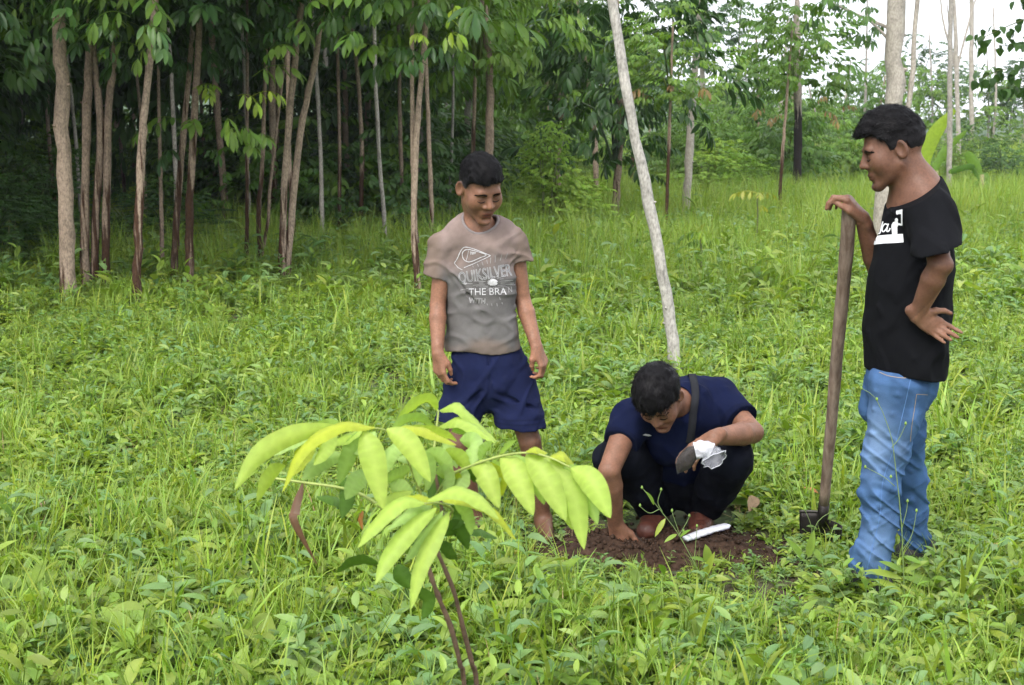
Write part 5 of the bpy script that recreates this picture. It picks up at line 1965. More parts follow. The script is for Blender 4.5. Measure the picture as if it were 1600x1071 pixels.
def build_background():
    rng = np.random.default_rng(71)
    g = 'trees deep in the plantation'
    g2 = 'undergrowth bushes of the shaded wood'
    lab = 'dark leafy tree deep in the shaded wood behind the front trunks'
    n = 0
    first = {}

    def plant(x, Y, h, kind, bark, r0, cs, cz, label, group, name='forest_tree'):
        nonlocal n
        n += 1
        b = np.array([x, Y, float(ground_z(x, Y))])
        e = empty(name, b, label, 'tree', group)
        key = (bark.name, n % 5, name)
        if key not in first:
            rr = np.random.default_rng(n)
            q = [np.zeros(3), np.array([rr.normal() * .08, rr.normal() * .08, h * .4]), np.array([rr.normal() * .2, rr.normal() * .2, h])]
            mb, P = trunk_mb(q, [r0, r0 * .85, r0 * .5], 7, n, 0)
            first[key] = mb.data('trunk', bark)
        o = bpy.data.objects.new('trunk', first[key]); link(o, e)
        o.rotation_euler = (0, 0, rng.uniform(0, 6.28))
        o = bpy.data.objects.new('crown', CROWN[kind][rng.integers(len(CROWN[kind]))]); link(o, e)
        o.location = (0, 0, cz); o.scale = cs; o.rotation_euler = (0, 0, rng.uniform(0, 6.28))
        if kind == 'dark' and x / Y < -.27:  # second crown added overhead to keep light out of the wood
            o = bpy.data.objects.new('crown', CROWN[kind][rng.integers(len(CROWN[kind]))]); link(o, e)
            o.location = (rng.normal() * .3, rng.normal() * .3, cz + 1.6 * cs[2]); o.scale = (cs[0] * 1.15, cs[1] * 1.15, cs[2] * .9); o.rotation_euler = (0, 0, rng.uniform(0, 6.28))
        return e

    # the dark wood on the open side of the clearing
    rows = [(15.5, 1.9, 8), (18.5, 2.0, 9), (22, 2.1, 10), (26, 2.3, 11), (31, 2.6, 12), (37, 3.0, 12)]
    for Y, step, cnt in rows:
        xr = Y * (-.04 if Y < 20 else .05)                       # the wood ends left of the picture's middle
        for i in range(cnt):
            x = xr - i * step + rng.normal() * .5
            if Y < 17 and -.36 < x / Y < -.02: continue
            h = rng.uniform(5, 7)
            s = rng.uniform(1.1, 1.5)
            bk = rng.integers(3)
            plant(x, Y + rng.normal() * .7, h, 'mid' if x / Y > -.10 and rng.uniform() < .7 else 'dark', (BARK_DARK, BARK_BROWN, BARK_GREY)[bk], rng.uniform(.05, .09), (s, s, s * rng.uniform(1.0, 1.3)), h - 1.7 * s + rng.uniform(-.8, .2), ('dark-stemmed', 'brown-stemmed', 'grey-stemmed')[bk] + ' leafy tree deep in the shaded wood behind the front trunks', g + (', dark stems', ', brown stems', ', grey stems')[bk])
    # slim trunks that show between the front trees
    for i, u in enumerate([-.355, -.335, -.30, -.285, -.262, -.235, -.222, -.205, -.188, -.170, -.148, -.135, -.118, -.098, -.085, -.062, -.05, -.035]):
        Y = rng.uniform(14.5, 23)
        bk = (BARK_BROWN, BARK_GREY, BARK_DARK)[i % 3]
        plant(u * Y, Y, 5.4, 'mid' if u > -.2 else 'dark', bk, rng.uniform(.022, .036), (.9, .9, .9), rng.uniform(3.9, 4.7), 'slim ' + ('tan', 'grey', 'dark')[i % 3] + ' trunk standing among the shaded trees of the wood', 'slim ' + ('tan', 'grey', 'dark')[i % 3] + ' trunks in the wood', 'slim_tree')
    # beside and above the clearing, out of the open side: keeps the wood shaded
    for i in range(7):
        plant(-7.2 - rng.uniform(0, 3), 8.5 + i * 1.3, 6, 'dark', BARK_DARK, .07, (1.4, 1.4, 1.4), 4.0, 'dark leafy tree at the side of the wood beyond the thickest trunk', 'trees at the side of the wood')
    # understorey: low bushes that close the wood
    for i in range(46):
        Y = rng.uniform(19, 38)
        x = -.05 * Y - rng.uniform(0, 1) * (.42 * Y)
        b = np.array([x, Y, 0.0])
        e = empty('forest_bush', b, 'leafy bush growing under the trees of the shaded wood', 'bush', g2)
        k = ('finedark', 'dark', 'fine', 'mid')[rng.integers(4)]
        o = bpy.data.objects.new('foliage', CROWN[k][rng.integers(len(CROWN[k]))]); link(o, e)
        s = rng.uniform(.8, 1.35)
        o.location = (0, 0, .8 * s); o.scale = (s * 1.2, s * 1.2, s * .8); o.rotation_euler = (0, 0, rng.uniform(0, 6.28))
    # shrubs that close the meadow behind the leaning trunk
    g4 = 'shrubs closing the far side of the meadow'
    for i in range(40):
        u = rng.uniform(-.03, .42)
        Y = rng.uniform(30, 40)
        if .27 < u < .39 and Y < 35: continue
        kind = ('fine', 'mid', 'finedark', 'mid')[rng.integers(4)]
        e = empty('meadow_shrub', (u * Y, Y, float(ground_z(u * Y, Y))), {'fine': 'small-leaved green shrub closing the far side of the meadow', 'mid': 'broad-leaved green shrub closing the far side of the meadow', 'finedark': 'dark feathery shrub closing the far side of the meadow'}[kind], 'shrub', g4 + {'fine': ', small-leaved', 'mid': ', broad-leaved', 'finedark': ', dark'}[kind])
        s = rng.uniform(.8, 1.35) * (1.0 if u < .3 else .7)
        for k in range(2):
            o = bpy.data.objects.new('foliage', CROWN[kind][rng.integers(len(CROWN[kind]))]); link(o, e)
            o.location = (rng.normal() * .3, rng.normal() * .3, (.55 + .75 * k) * s); o.scale = (s * (1.1 - .3 * k), s * (1.1 - .3 * k), s * .7); o.rotation_euler = (0, 0, rng.uniform(0, 6.28))
    # the lighter, more open trees behind the leaning trunk
    g3 = 'young trees across the open meadow'
    for (px, py, h, kind, s) in ((780, 262, 5.5, 'mid', 1.3), (830, 258, 6.5, 'finedark', 1.5), (870, 250, 6, 'mid', 1.4), (905, 245, 7, 'finedark', 1.7), (960, 252, 5, 'fine', 1.4), (1010, 246, 5.5, 'mid', 1.3), (1065, 262, 3.4, 'fine', 1.1), (1120, 258, 3.2, 'mid', 1.0),
                                 (1150, 262, 3.6, 'mid', 1.0), (1165, 240, 4.6, 'finedark', 1.3), (1240, 262, 3.4, 'mid', 1.1), (1275, 268, 3.0, 'mid', .9), (1310, 262, 3.0, 'fine', 1.1), (1345, 265, 3.0, 'mid', 1.0), (1430, 248, 5.6, 'finedark', 1.7), (1450, 262, 3.6, 'mid', 1.0),
                                 (1545, 262, 2.6, 'fine', 1.2), (1570, 250, 4.2, 'finedark', 1.3), (1590, 262, 2.4, 'fine', 1.2), (1475, 255, 4.4, 'finedark', 1.1), (1540, 252, 4.2, 'mid', 1.2), (1600, 250, 4.8, 'finedark', 1.3), (1405, 255, 4.6, 'mid', 1.2), (1362, 258, 3.9, 'mid', 1.1), (1320, 255, 4.0, 'fine', 1.2), (750, 268, 5.0, 'dark', 1.3), (720, 262, 6, 'dark', 1.5), (940, 236, 7.0, 'finedark', 1.9), (870, 236, 9, 'finedark', 2.2), (800, 238, 9, 'finedark', 2.2)):
        p = G(px, py)
        x, Y = p[0], min(p[1], 62)
        x = p[0] * Y / p[1]
        plant(x, Y, h, kind, (BARK_GREY, BARK_SMOOTH, BARK_BROWN)[rng.integers(3)], .06, (s, s, s * 1.0), h - 1.0 * s,
              {'mid': 'young green tree standing across the open meadow', 'fine': 'small-leaved light green tree across the open meadow', 'finedark': 'tall dark feathery tree beyond the open meadow', 'dark': 'broad-leaved dark tree behind the boy'}[kind], g3 + ' ' + {'mid': '', 'fine': 'with small leaves', 'finedark': 'tall and dark', 'dark': 'behind the boy'}[kind], 'meadow_tree')


build_background()


def bush(label, pix, w, h, kind, seed, mat=None):
    b = G(*pix); b[2] = ground_z(b[0], b[1])
    e = empty('leafy_bush', b, label, 'bush', 'bushes in the meadow')
    rng = np.random.default_rng(seed)
    for k in range(3):
        o = bpy.data.objects.new('foliage', CROWN[kind][rng.integers(len(CROWN[kind]))]); link(o, e)
        zz = h * (.28, .55, .78)[k]; s = (1.0, .85, .55)[k]
        o.location = (rng.normal() * .12 * w, rng.normal() * .1 * w, zz); o.scale = (w / 2 * s, w / 2 * s, h * .3)
        o.rotation_euler = (0, 0, rng.uniform(0, 6.28))
    mb = MB()
    for k in range(4):
        V, Q, T = tube_geo([np.zeros(3), np.array([rng.normal() * .2 * w, rng.normal() * .2 * w, h * .7])], [.018, .006], 5)
        mb.add(V + b, Q, T)
    mb.obj('stems', TWIG, e)
    return e


bush('dense bright green bush growing behind the shoulder of the boy', (852, 368), 1.45, 1.7, 'finebright', 1)
bush('low leafy bush behind the foot of the light grey trunk', (1110, 318), 2.0, 1.4, 'finebright', 2)
bush('rounded pale bush beside the pole-like trunk', (1555, 285), 2.2, 1.25, 'fine', 3)
bush('small dark bush behind the banana plant', (1445, 290), 1.8, 1.1, 'fine', 4)
bush('leafy bush under the lichen-stained trunk at the edge of the wood', (235, 400), 1.4, .9, 'finedark', 5)
bush('dark bush beside the thickest brown trunk', (40, 405), 2.2, 1.2, 'finedark', 6)
bush('dark bush hugging the side of the wood', (12, 430), 1.7, .9, 'finedark', 7)


def banana(label, pix, leaves, seed):
    """stout pseudo-stem and long paddle leaves; leaves given as pixel paths foot to tip and a width in metres"""
    b = G(*pix); b[2] = ground_z(b[0], b[1])
    e = empty('banana_plant', b, label, 'banana plant')
    rng = np.random.default_rng(seed)
    stem = plain_mat('banana_stem', (.20, .19, .08), .7)
    V, Q, T = tube_geo([b, b + [0, 0, .35], b + [0, 0, .7]], [.075, .06, .04], 9)
    mb = MB(); mb.add(V, Q, T); mb.obj('stem', stem, e)
    for pts, w in leaves:
        P = spline([W(x, y, b[1] + dy) for x, y, dy in pts], 14)
        T_ = np.gradient(P, axis=0); T_ /= np.linalg.norm(T_, axis=1)[:, None]
        sd = np.cross(T_, [0, 1, .25]); sd /= np.linalg.norm(sd, axis=1)[:, None]
        prof = np.sin(math.pi * np.linspace(.03, .97, 14) ** .9) ** .55 * w / 2
        prof[:2] = .02
        nrm = np.cross(sd, T_)
        V = []
        for i in range(14):
            V += [P[i] + sd[i] * prof[i] + nrm[i] * prof[i] * .35, P[i], P[i] - sd[i] * prof[i] + nrm[i] * prof[i] * .35]
        Q = [(3 * i + k, 3 * i + k + 1, 3 * i + 4 + k, 3 * i + 3 + k) for i in range(13) for k in (0, 1)]
        mb = MB(); mb.add(V, Q, c=np.repeat([[1.0, 1.0, 1.0]], len(V), 0)); mb.obj('leaf', BRIGHTLEAF if w > .3 else MIDLEAF, e)


banana('banana plant with one broad upright leaf behind the neck of the man in black', (1462, 300), [([(1450, 285, 0), (1443, 255, 0), (1462, 210, -.1), (1492, 172, -.2)], .42), ([(1452, 285, 0), (1475, 240, .1), (1510, 205, .1)], .22), ([(1450, 290, 0), (1430, 262, .1), (1420, 250, .1)], .2)], 1)
banana('small banana plant with drooping leaves in the tall grass', (1532, 318), [([(1531, 285, 0), (1520, 262, 0), (1490, 268, -.1), (1482, 270, -.1)], .14), ([(1531, 285, 0), (1526, 262, 0), (1515, 245, 0), (1508, 240, 0)], .22), ([(1533, 288, 0), (1540, 276, 0), (1545, 305, -.1)], .16), ([(1532, 290, 0), (1525, 290, -.1), (1520, 310, -.1)], .14)], 2)


# the leafy branch that reaches in from a tree beyond the banana plants
def side_branch():
    Y0 = 17.0
    b = W(1700, 200, Y0) * np.array([1, 1, 0])
    e = empty('broadleaf_tree', b, 'branches of hanging heart-shaped leaves reaching in over the banana plants', 'tree')
    mb, P = trunk_mb([b, b + [-.05, 0, 1.5], b + [-.1, 0, 4.2]], [.07, .055, .03], 8, 3)
    mb.obj('trunk', BARK_GREY, e)
    rng = np.random.default_rng(8)
    lf = mesh_data('leaf', *(lambda g: (g[0], [g[1], g[2]]))(leaf_geo(.13, .105, .5, .12, 5, .33)), DARKLEAF, np.ones((18, 3)))
    for path in ([(1690, 40), (1640, 20), (1590, 35), (1545, 55), (1520, 70)], [(1690, 90), (1640, 60), (1600, 70), (1560, 72)], [(1690, 130), (1640, 110), (1600, 105), (1555, 112), (1528, 125)], [(1690, 10), (1640, -10), (1590, 5)], [(1690, 150), (1630, 140), (1590, 135), (1560, 140)]):
        Pb = spline([b + [-.08, 0, 2.2 + rng.uniform(-.4, 1)]] + [W(x, y, Y0 + rng.uniform(-.3, .3)) for x, y in path], 26)
        V, Q, T = tube_geo(Pb, np.linspace(.016, .004, 26), 5, False)
        m = MB(); m.add(V, Q); m.obj('branch', TWIG, e)
        for i in range(9, 26):
            for k in range(2):
                o = bpy.data.objects.new('leaf', lf); link(o, e)
                o.location = tuple(Pb[i] + rng.normal(size=3) * .05 - b)
                o.rotation_euler = (rng.normal() * .4, rng.uniform(.4, 1.3), rng.uniform(0, 6.28))
                s = rng.uniform(.8, 1.25); o.scale = (s, s, s)


side_branch()


# seedlings out in the meadow
def seedling(label, pix, top, nf, kinds, sc_, seed):
    b = G(*pix); b[2] = 0
    Y0 = b[1]
    e = empty('tree_seedling', b, label, 'seedling', 'seedlings in the meadow')
    t = W(*top, Y0)
    V, Q, T = tube_geo(spline([b, (b + t) / 2 + [.02, 0, 0], t], 8), np.linspace(.016, .009, 8), 6)
    mb = MB(); mb.add(V, Q, T); mb.obj('stem', TWIG, e)
    rng = np.random.default_rng(seed)
    for i in range(nf):
        z = rng.uniform(.55, 1.0) if i > 2 else 1.0
        add_frond(e, b, b + (t - b) * z, kinds[rng.integers(len(kinds))], sc_ * rng.uniform(.7, 1.1), rng, az=i * 2.4 + rng.uniform(-.3, .3))


seedling('pale yellow-green seedling on a thin stem in tall grass', (1180, 388), (1183, 302), 5, ['yellow'], .75, 1)
seedling('sparse slender seedling between the leaning trunk and the spade', (1094, 440), (1093, 362), 8, ['mid', 'bright'], .55, 2)
seedling('bright low seedling under the trees at the edge of the wood', (252, 440), (250, 378), 6, ['bright', 'mid'], .6, 3)


# ------------------------------------------------------------------ far hill and haze
def build_hill():
    t = NT('wooded_hill')
    ps = t.pos()
    n = t.noise(.16, 6, ps)
    t.base(t.mix((.018, .045, .016), (.06, .10, .03), t.ramp(n, [(.35, (0, 0, 0)), (.65, (1, 1, 1))])))
    t.set(Roughness=1.0)
    nx, ny = 150, 26
    xs = np.linspace(-330, 420, nx); ys = np.linspace(170, 420, ny)
    X, Y = np.meshgrid(xs, ys, indexing='ij')
    u = (Y - 170) / 250
    ridge_ = 15 + 3 * np.sin(X * .021 + 2.2) + 2.5 * np.sin(X * .047 + .5) - np.clip((X - 55) / 60, 0, 1) * 9 + np.clip((40 - X) / 120, 0, 1) * 22
    Z = np.sin(np.clip(u, 0, 1) * math.pi * .5) * ridge_ + 1.6 * vnoise(X * .22, Y * .22, X * 0, 3) + 1.2 * vnoise(X * .5, Y * .5, X * 0, 4) - 1.5
    Z[:, 0] = -2
    V = np.stack([X, Y, Z], -1).reshape(-1, 3)
    I, J = np.meshgrid(np.arange(nx - 1), np.arange(ny - 1), indexing='ij')
    a = (I * ny + J).ravel()
    Q = np.stack([a, a + ny, a + ny + 1, a + 1], 1)
    o = mobj('hill', V, Q, t.m)
    tag(o, 'wooded blue-green hillside closing the view behind the trees', 'hill', kind='structure')


build_hill()


def build_haze():
    m = bpy.data.materials.new('haze')
    m.use_nodes = True
    nt = m.node_tree
    nt.nodes.remove(nt.nodes['Principled BSDF'])
    v = nt.nodes.new('ShaderNodeVolumePrincipled')
    v.inputs['Color'].default_value = (.86, .91, 1.0, 1)
    v.inputs['Density'].default_value = .0006
    v.inputs['Anisotropy'].default_value = .2
    nt.links.new(v.outputs[0], nt.nodes['Material Output'].inputs['Volume'])
    bm = bmesh.new()
    bmesh.ops.create_cube(bm, size=1)
    me = bpy.data.meshes.new('haze'); bm.to_mesh(me); bm.free()
    me.materials.append(m)
    o = bpy.data.objects.new('haze', me)
    link(o)
    o.scale = (860, 500, 80); o.location = (0, 190, 36)
    tag(o, 'thin pale morning haze between the trees and the hill', 'haze', kind='stuff')


build_haze()
# ================================================================== FOREGROUND SAPLING
def sap_mat(name, c, c2, trans, spec=.3):
    t = NT(name)
    n = t.noise(5, 2); n2 = t.noise(90, 3)
    col = t.mix(c, c2, t.ramp(n, [(.25, (0, 0, 0)), (.75, (1, 1, 1))]))
    col = t.mix(col, t.attr(), 1.0, 'MULTIPLY')
    col = t.mix(col, t.ramp(n2, [(.3, (.95,) * 3), (.7, (1.04,) * 3)]), 1.0, 'MULTIPLY')
    t.base(col); t.set(Roughness=.5)
    t.b.inputs['Specular IOR Level'].default_value = spec
    t.bump(n2, .12, .004)
    tr = t.n('ShaderNodeBsdfTranslucent')
    t.lk(t.mix(col, (1.15, 1.2, .45), 1.0, 'MULTIPLY'), tr.inputs['Color'])
    mx = t.n('ShaderNodeMixShader', {0: trans})
    t.lk(t.b.outputs[0], mx.inputs[1]); t.lk(tr.outputs[0], mx.inputs[2]); t.lk(mx.outputs[0], t.out.inputs['Surface'])
    return t.m


SAPL = sap_mat('fresh_sapling_leaf', (.32, .46, .075), (.40, .51, .10), .42)
SAPY = sap_mat('yellowish_sapling_leaf', (.38, .45, .035), (.42, .48, .05), .46)
SAPP = sap_mat('pale_sapling_leaf', (.30, .46, .12), (.36, .50, .15), .40)
SAPD = sap_mat('old_sapling_leaf', (.055, .125, .014), (.080, .16, .022), .25, .12)
SAPB = sap_mat('dead_brown_leaf', (.085, .045, .024), (.13, .07, .036), .1)
SAPO = sap_mat('orange_leaf', (.35, .14, .03), (.40, .17, .04), .3)
STEMM = plain_mat('sapling_stem', (.115, .075, .048), .8, .2, bump=(160, .5), var=.35, vs=60)
RACH = plain_mat('leaf_stalk', (.30, .36, .10), .6, .3)


def K(x, y): return (340 + x / 2.273, 600 + y / 2.273)


def leaflet(e, b, pts, Y, wvis, mat, wtrue=None, side=1, curl=.28, name='leaflet', roll=0.0):
    """pts in crop pixels base..tip; Y depth or (Y base, Y tip); wvis visible width in crop pixels"""
    n = 25
    Ys = np.linspace(Y[0], Y[1], len(pts)) if isinstance(Y, tuple) else [Y] * len(pts)
    P = spline([W(*K(*p), y) for p, y in zip(pts, Ys)], n)
    T = np.gradient(P, axis=0); T /= np.linalg.norm(T, axis=1)[:, None]
    sc_ = 1 / ppm(np.mean(Ys), 1.0) / 2.273
    wvis = wvis * .84
    wt = wtrue * .84 if wtrue else max(wvis, 76)
    turn = math.acos(min(1, wvis / wt)) * side
    V, C = [], []
    ts = np.linspace(0, 1, n)
    prof = np.sin(math.pi * np.clip(ts, 0, 1) ** .92) ** .74
    prof[0] = .06; prof[-1] = 0.0
    rg = np.random.default_rng(int(abs(pts[0][0] * 7 + pts[-1][1])))
    for i in range(n):
        view = norm(P[i] - CAM)
        s0 = norm(np.cross(T[i], view)); n0 = np.cross(s0, T[i])
        if n0 @ view > 0: n0 = -n0
        a = turn + roll * ts[i]
        sd = s0 * math.cos(a) + n0 * math.sin(a)
        nn = -s0 * math.sin(a) + n0 * math.cos(a)
        w = prof[i] * wt * sc_ / 2
        for q, lift in ((-1, curl), (-.55, curl * .42), (0, 0), (.55, curl * .42), (1, curl)):
            wav = .06 * math.sin(i * .85 + q * 2) * abs(q)
            V.append(P[i] + sd * w * q + nn * w * (-lift + wav + (.02 if i % 2 else -.02) * (abs(q) > .3)))
            vv = 1.07 if i % 3 == 0 else .97
            ed = .92 if abs(q) == 1 else 1.0
            C.append((1.14, 1.10, 1.2) if q == 0 else (vv * ed, vv * ed, vv * ed))
    Q = [(5 * i + k, 5 * i + k + 1, 5 * i + 6 + k, 5 * i + 5 + k) for i in range(n - 1) for k in range(4)]
    mb = MB(); mb.add(V, Q, c=np.array(C))
    return mb.obj(name, mat, e)


def build_sapling():
    b = W(735, 1071, 2.32) * np.array([1, 1, 0])
    b[0] += .03
    e = empty('sapling', b, 'young sapling with drooping yellow-green compound leaves on two thin brown stems', 'sapling')
    f1 = b + [0.0, 0, 0]
    S1 = spline([b, W(*K(880, 1110), 2.32), W(*K(862, 1000), 2.31), W(*K(830, 870), 2.30), W(*K(790, 770), 2.29), W(*K(755, 672), 2.28), W(*K(735, 560), 2.28), W(*K(745, 470), 2.28)], 26)
    S2 = spline([b + [.03, .01, 0], W(*K(925, 1110), 2.34), W(*K(905, 1000), 2.33), W(*K(870, 860), 2.32), W(*K(840, 740), 2.31), W(*K(800, 640), 2.30), W(*K(780, 580), 2.30), W(*K(800, 480), 2.31), W(*K(775, 330), 2.33), W(*K(765, 262), 2.35)], 30)
    for S, r in ((S1, (.0054, .0042)), (S2, (.0058, .0030))):
        V, Q, T = tube_geo(S, np.linspace(r[0], r[1], len(S)) * (1 + .1 * RNG.normal(size=len(S))), 8)
        mb = MB(); mb.add(V, Q, T); mb.obj('stem', STEMM, e)

    def rach(pts, Ys, r=(.0030, .0014)):
        P = spline([W(*K(*p), y) for p, y in zip(pts, Ys)], 18)
        V, Q, T = tube_geo(P, np.linspace(r[0], r[1], 18), 6)
        mb = MB(); mb.add(V, Q, T); mb.obj('leaf_stalk', RACH, e)
    rach([(745, 470), (700, 330), (640, 200), (575, 160), (480, 165)], [2.28, 2.25, 2.2, 2.15, 2.1])
    rach([(765, 262), (775, 180), (783, 105), (780, 90)], [2.35, 2.38, 2.40, 2.41])
    rach([(775, 400), (820, 330), (900, 292), (1000, 258), (1100, 245), (1180, 262), (1255, 298)], [2.31, 2.28, 2.25, 2.22, 2.19, 2.17, 2.15])
    rach([(800, 480), (835, 450), (790, 425), (735, 425)], [2.30, 2.2, 2.1, 2.04])
    rach([(742, 540), (600, 450), (480, 380), (300, 350), (172, 332)], [2.28, 2.3, 2.32, 2.34, 2.35], (.0034, .0022))
    A = 2.12
    L = lambda *a, **k: leaflet(e, b, *a, **k)
    # frond toward the left edge
    L([(440, 152), (280, 180), (150, 250), (60, 378)], (2.14, 2.04), 84, SAPL, side=-1, roll=.3)
    L([(560, 155), (430, 150), (300, 235), (228, 388)], (2.13, 2.02), 52, SAPY, side=1)
    L([(518, 165), (550, 260), (590, 450)], (2.12, 2.08), 112, SAPL, wtrue=112)
    L([(600, 160), (680, 215), (757, 350)], (2.13, 2.10), 96, SAPL)
    L([(610, 160), (720, 160), (850, 218)], (2.16, 2.18), 40, SAPY, side=-1)
    L([(480, 165), (390, 155), (285, 195)], (2.18, 2.26), 48, SAPP, side=-1)
    L([(440, 250), (370, 270), (300, 345)], (2.24, 2.2), 84, SAPP)
    L([(540, 310), (490, 345), (455, 412)], (2.25, 2.22), 84, SAPP)
    L([(610, 355), (650, 380), (700, 425)], (2.24, 2.22), 84, SAPP)
    L([(240, 290), (190, 330), (140, 420)], (2.2, 2.16), 60, SAPL, side=-1)
    L([(400, 200), (330, 225), (270, 250)], (2.2, 2.18), 44, SAPY, side=-1)
    L([(560, 170), (520, 210), (450, 240)], (2.22, 2.2), 70, SAPP)
    # top frond
    L([(778, 95), (745, 62), (690, 85), (632, 142)], (2.40, 2.34), 46, SAPL, side=-1)
    L([(788, 95), (850, 78), (920, 140), (992, 206)], (2.40, 2.34), 44, SAPL, side=-1)
    L([(788, 152), (850, 130), (920, 160), (988, 212)], (2.37, 2.30), 46, SAPL, side=-1)
    L([(768, 158), (710, 128), (650, 142), (615, 175)], (2.37, 2.32), 40, SAPP, side=-1)
    L([(660, 158), (740, 168), (800, 185), (850, 205)], (2.20, 2.22), 34, SAPL, side=1)
    # right frond
    L([(898, 290), (950, 320), (1000, 442)], (2.25, 2.20), 98, SAPL)
    L([(1005, 258), (1060, 320), (1122, 468)], (2.22, 2.16), 112, SAPL, wtrue=112)
    L([(1095, 252), (1165, 330), (1238, 488)], (2.20, 2.14), 116, SAPL, wtrue=116)
    L([(1165, 262), (1260, 380), (1302, 590)], (2.19, 2.13), 104, SAPL)
    L([(1252, 300), (1330, 350), (1396, 478)], (2.16, 2.10), 108, SAPL, wtrue=108)
    L([(1225, 300), (1280, 330), (1320, 400)], (2.18, 2.16), 60, SAPP)
    L([(1095, 240), (1130, 228), (1172, 246)], (2.19, 2.2), 26, SAPY, side=-1)
    L([(1175, 262), (1230, 255), (1272, 296)], (2.17, 2.2), 38, SAPY, side=-1)
    L([(985, 272), (1005, 310), (1012, 350)], (2.26, 2.28), 60, SAPP)
    L([(860, 200), (905, 215), (905, 290)], (2.32, 2.28), 84, SAPP)
    L([(930, 275), (950, 240), (978, 205)], (2.28, 2.3), 40, SAPP)
    L([(1000, 252), (1025, 235), (1062, 200)], (2.25, 2.27), 26, SAPP)
    L([(735, 250), (790, 265), (835, 320)], (2.30, 2.27), 68, SAPP)
    L([(775, 318), (810, 330), (815, 392)], (2.29, 2.26), 66, SAPP)
    L([(820, 320), (850, 350), (890, 400)], (2.29, 2.26), 44, SAPY)
    L([(870, 330), (910, 335), (960, 375)], (2.28, 2.27), 50, SAPD)
    # near frond
    L([(738, 424), (650, 420), (560, 500), (496, 584)], (2.05, 1.99), 62, SAPL, side=1)
    L([(778, 440), (690, 510), (610, 610), (560, 712)], (2.06, 1.98), 82, SAPL)
    L([(822, 455), (770, 540), (715, 660), (688, 800)], (2.08, 2.00), 76, SAPL)
    L([(745, 414), (850, 380), (940, 420), (1000, 482)], (2.06, 2.04), 60, SAPL, side=-1)
    L([(840, 420), (930, 425), (1000, 470), (1062, 558)], (2.10, 2.08), 40, SAPY, side=-1)
    # second layer of leaflets behind and under the first
    L([(500, 168), (470, 260), (430, 360)], (2.2, 2.18), 70, SAPP, side=-1)
    L([(350, 190), (300, 260), (262, 330)], (2.17, 2.14), 54, SAPY, side=1)
    L([(640, 178), (700, 270), (715, 365)], (2.19, 2.17), 66, SAPP)
    L([(690, 300), (640, 330), (560, 350)], (2.26, 2.22), 50, SAPP, side=-1)
    L([(850, 300), (840, 240), (800, 190)], (2.33, 2.36), 54, SAPP)
    L([(940, 280), (990, 330), (1010, 400)], (2.27, 2.26), 60, SAPY)
    L([(1050, 255), (1120, 330), (1160, 430)], (2.24, 2.22), 80, SAPP)
    L([(1130, 262), (1210, 380), (1262, 520)], (2.2, 2.17), 90, SAPL)
    L([(1210, 275), (1300, 380), (1350, 500)], (2.19, 2.16), 84, SAPP)
    L([(800, 415), (880, 400), (985, 455)], (2.12, 2.12), 52, SAPY, side=-1)
    L([(760, 430), (690, 450), (600, 520)], (2.12, 2.08), 48, SAPP, side=1)
    L([(800, 450), (730, 540), (660, 640)], (2.12, 2.07), 52, SAPP)
    L([(690, 150), (650, 200), (640, 260)], (2.3, 2.3), 60, SAPP)
    for pts, Yy, w, m_ in (([(700, 230), (740, 290), (745, 380)], (2.26, 2.24), 70, SAPP), ([(660, 200), (610, 250), (585, 330)], (2.24, 2.22), 62, SAPP), ([(800, 240), (860, 270), (905, 340)], (2.31, 2.29), 60, SAPL),
                           ([(690, 380), (630, 395), (555, 430)], (2.22, 2.2), 46, SAPL), ([(880, 300), (860, 350), (820, 400)], (2.27, 2.25), 60, SAPP), ([(420, 168), (380, 230), (340, 290)], (2.16, 2.14), 58, SAPL),
                           ([(350, 178), (260, 205), (170, 260)], (2.18, 2.16), 44, SAPP), ([(520, 160), (450, 190), (380, 215)], (2.2, 2.2), 40, SAPL), ([(840, 430), (880, 470), (900, 540)], (2.14, 2.12), 54, SAPP), ([(770, 420), (720, 400), (640, 405)], (2.1, 2.08), 36, SAPY),
                           ([(1060, 252), (1080, 320), (1085, 400)], (2.25, 2.23), 60, SAPP), ([(960, 275), (975, 340), (960, 410)], (2.28, 2.26), 56, SAPP), ([(740, 280), (690, 260), (630, 265)], (2.29, 2.28), 44, SAPP), ([(830, 170), (880, 180), (930, 225)], (2.36, 2.34), 40, SAPP)):
        L(pts, Yy, w, m_)
    # old leaves low on the stems
    L([(430, 330), (455, 390), (440, 482)], (2.34, 2.3), 72, SAPD)
    L([(720, 330), (765, 345), (752, 415)], (2.36, 2.32), 66, SAPD)
    L([(575, 640), (500, 635), (422, 672)], (2.33, 2.35), 44, SAPD, side=-1)
    L([(640, 640), (650, 680), (690, 728)], (2.35, 2.33), 78, SAPD)
    L([(790, 540), (850, 520), (890, 590)], (2.36, 2.35), 70, SAPD)
    L([(780, 560), (820, 600), (850, 610)], (2.34, 2.32), 62, SAPD)
    L([(870, 535), (930, 520), (995, 548)], (2.36, 2.38), 30, SAPD, side=-1)
    L([(700, 730), (740, 770), (725, 838)], (2.36, 2.36), 60, SAPD)
    L([(830, 430), (850, 470), (820, 520)], (2.36, 2.36), 60, SAPD)
    L([(350, 400), (420, 410), (470, 450)], (2.34, 2.36), 40, SAPD, side=-1)
    L([(730, 500), (700, 540), (650, 555)], (2.33, 2.36), 50, SAPD)
    L([(302, 350), (262, 440), (262, 500), (355, 648)], (2.34, 2.30), 52, SAPB, wtrue=70, curl=.8, name='dead_leaf', roll=.8)
    L([(515, 450), (505, 480), (515, 520)], (2.33, 2.3), 20, SAPO, wtrue=30, name='dead_leaf')


build_sapling()


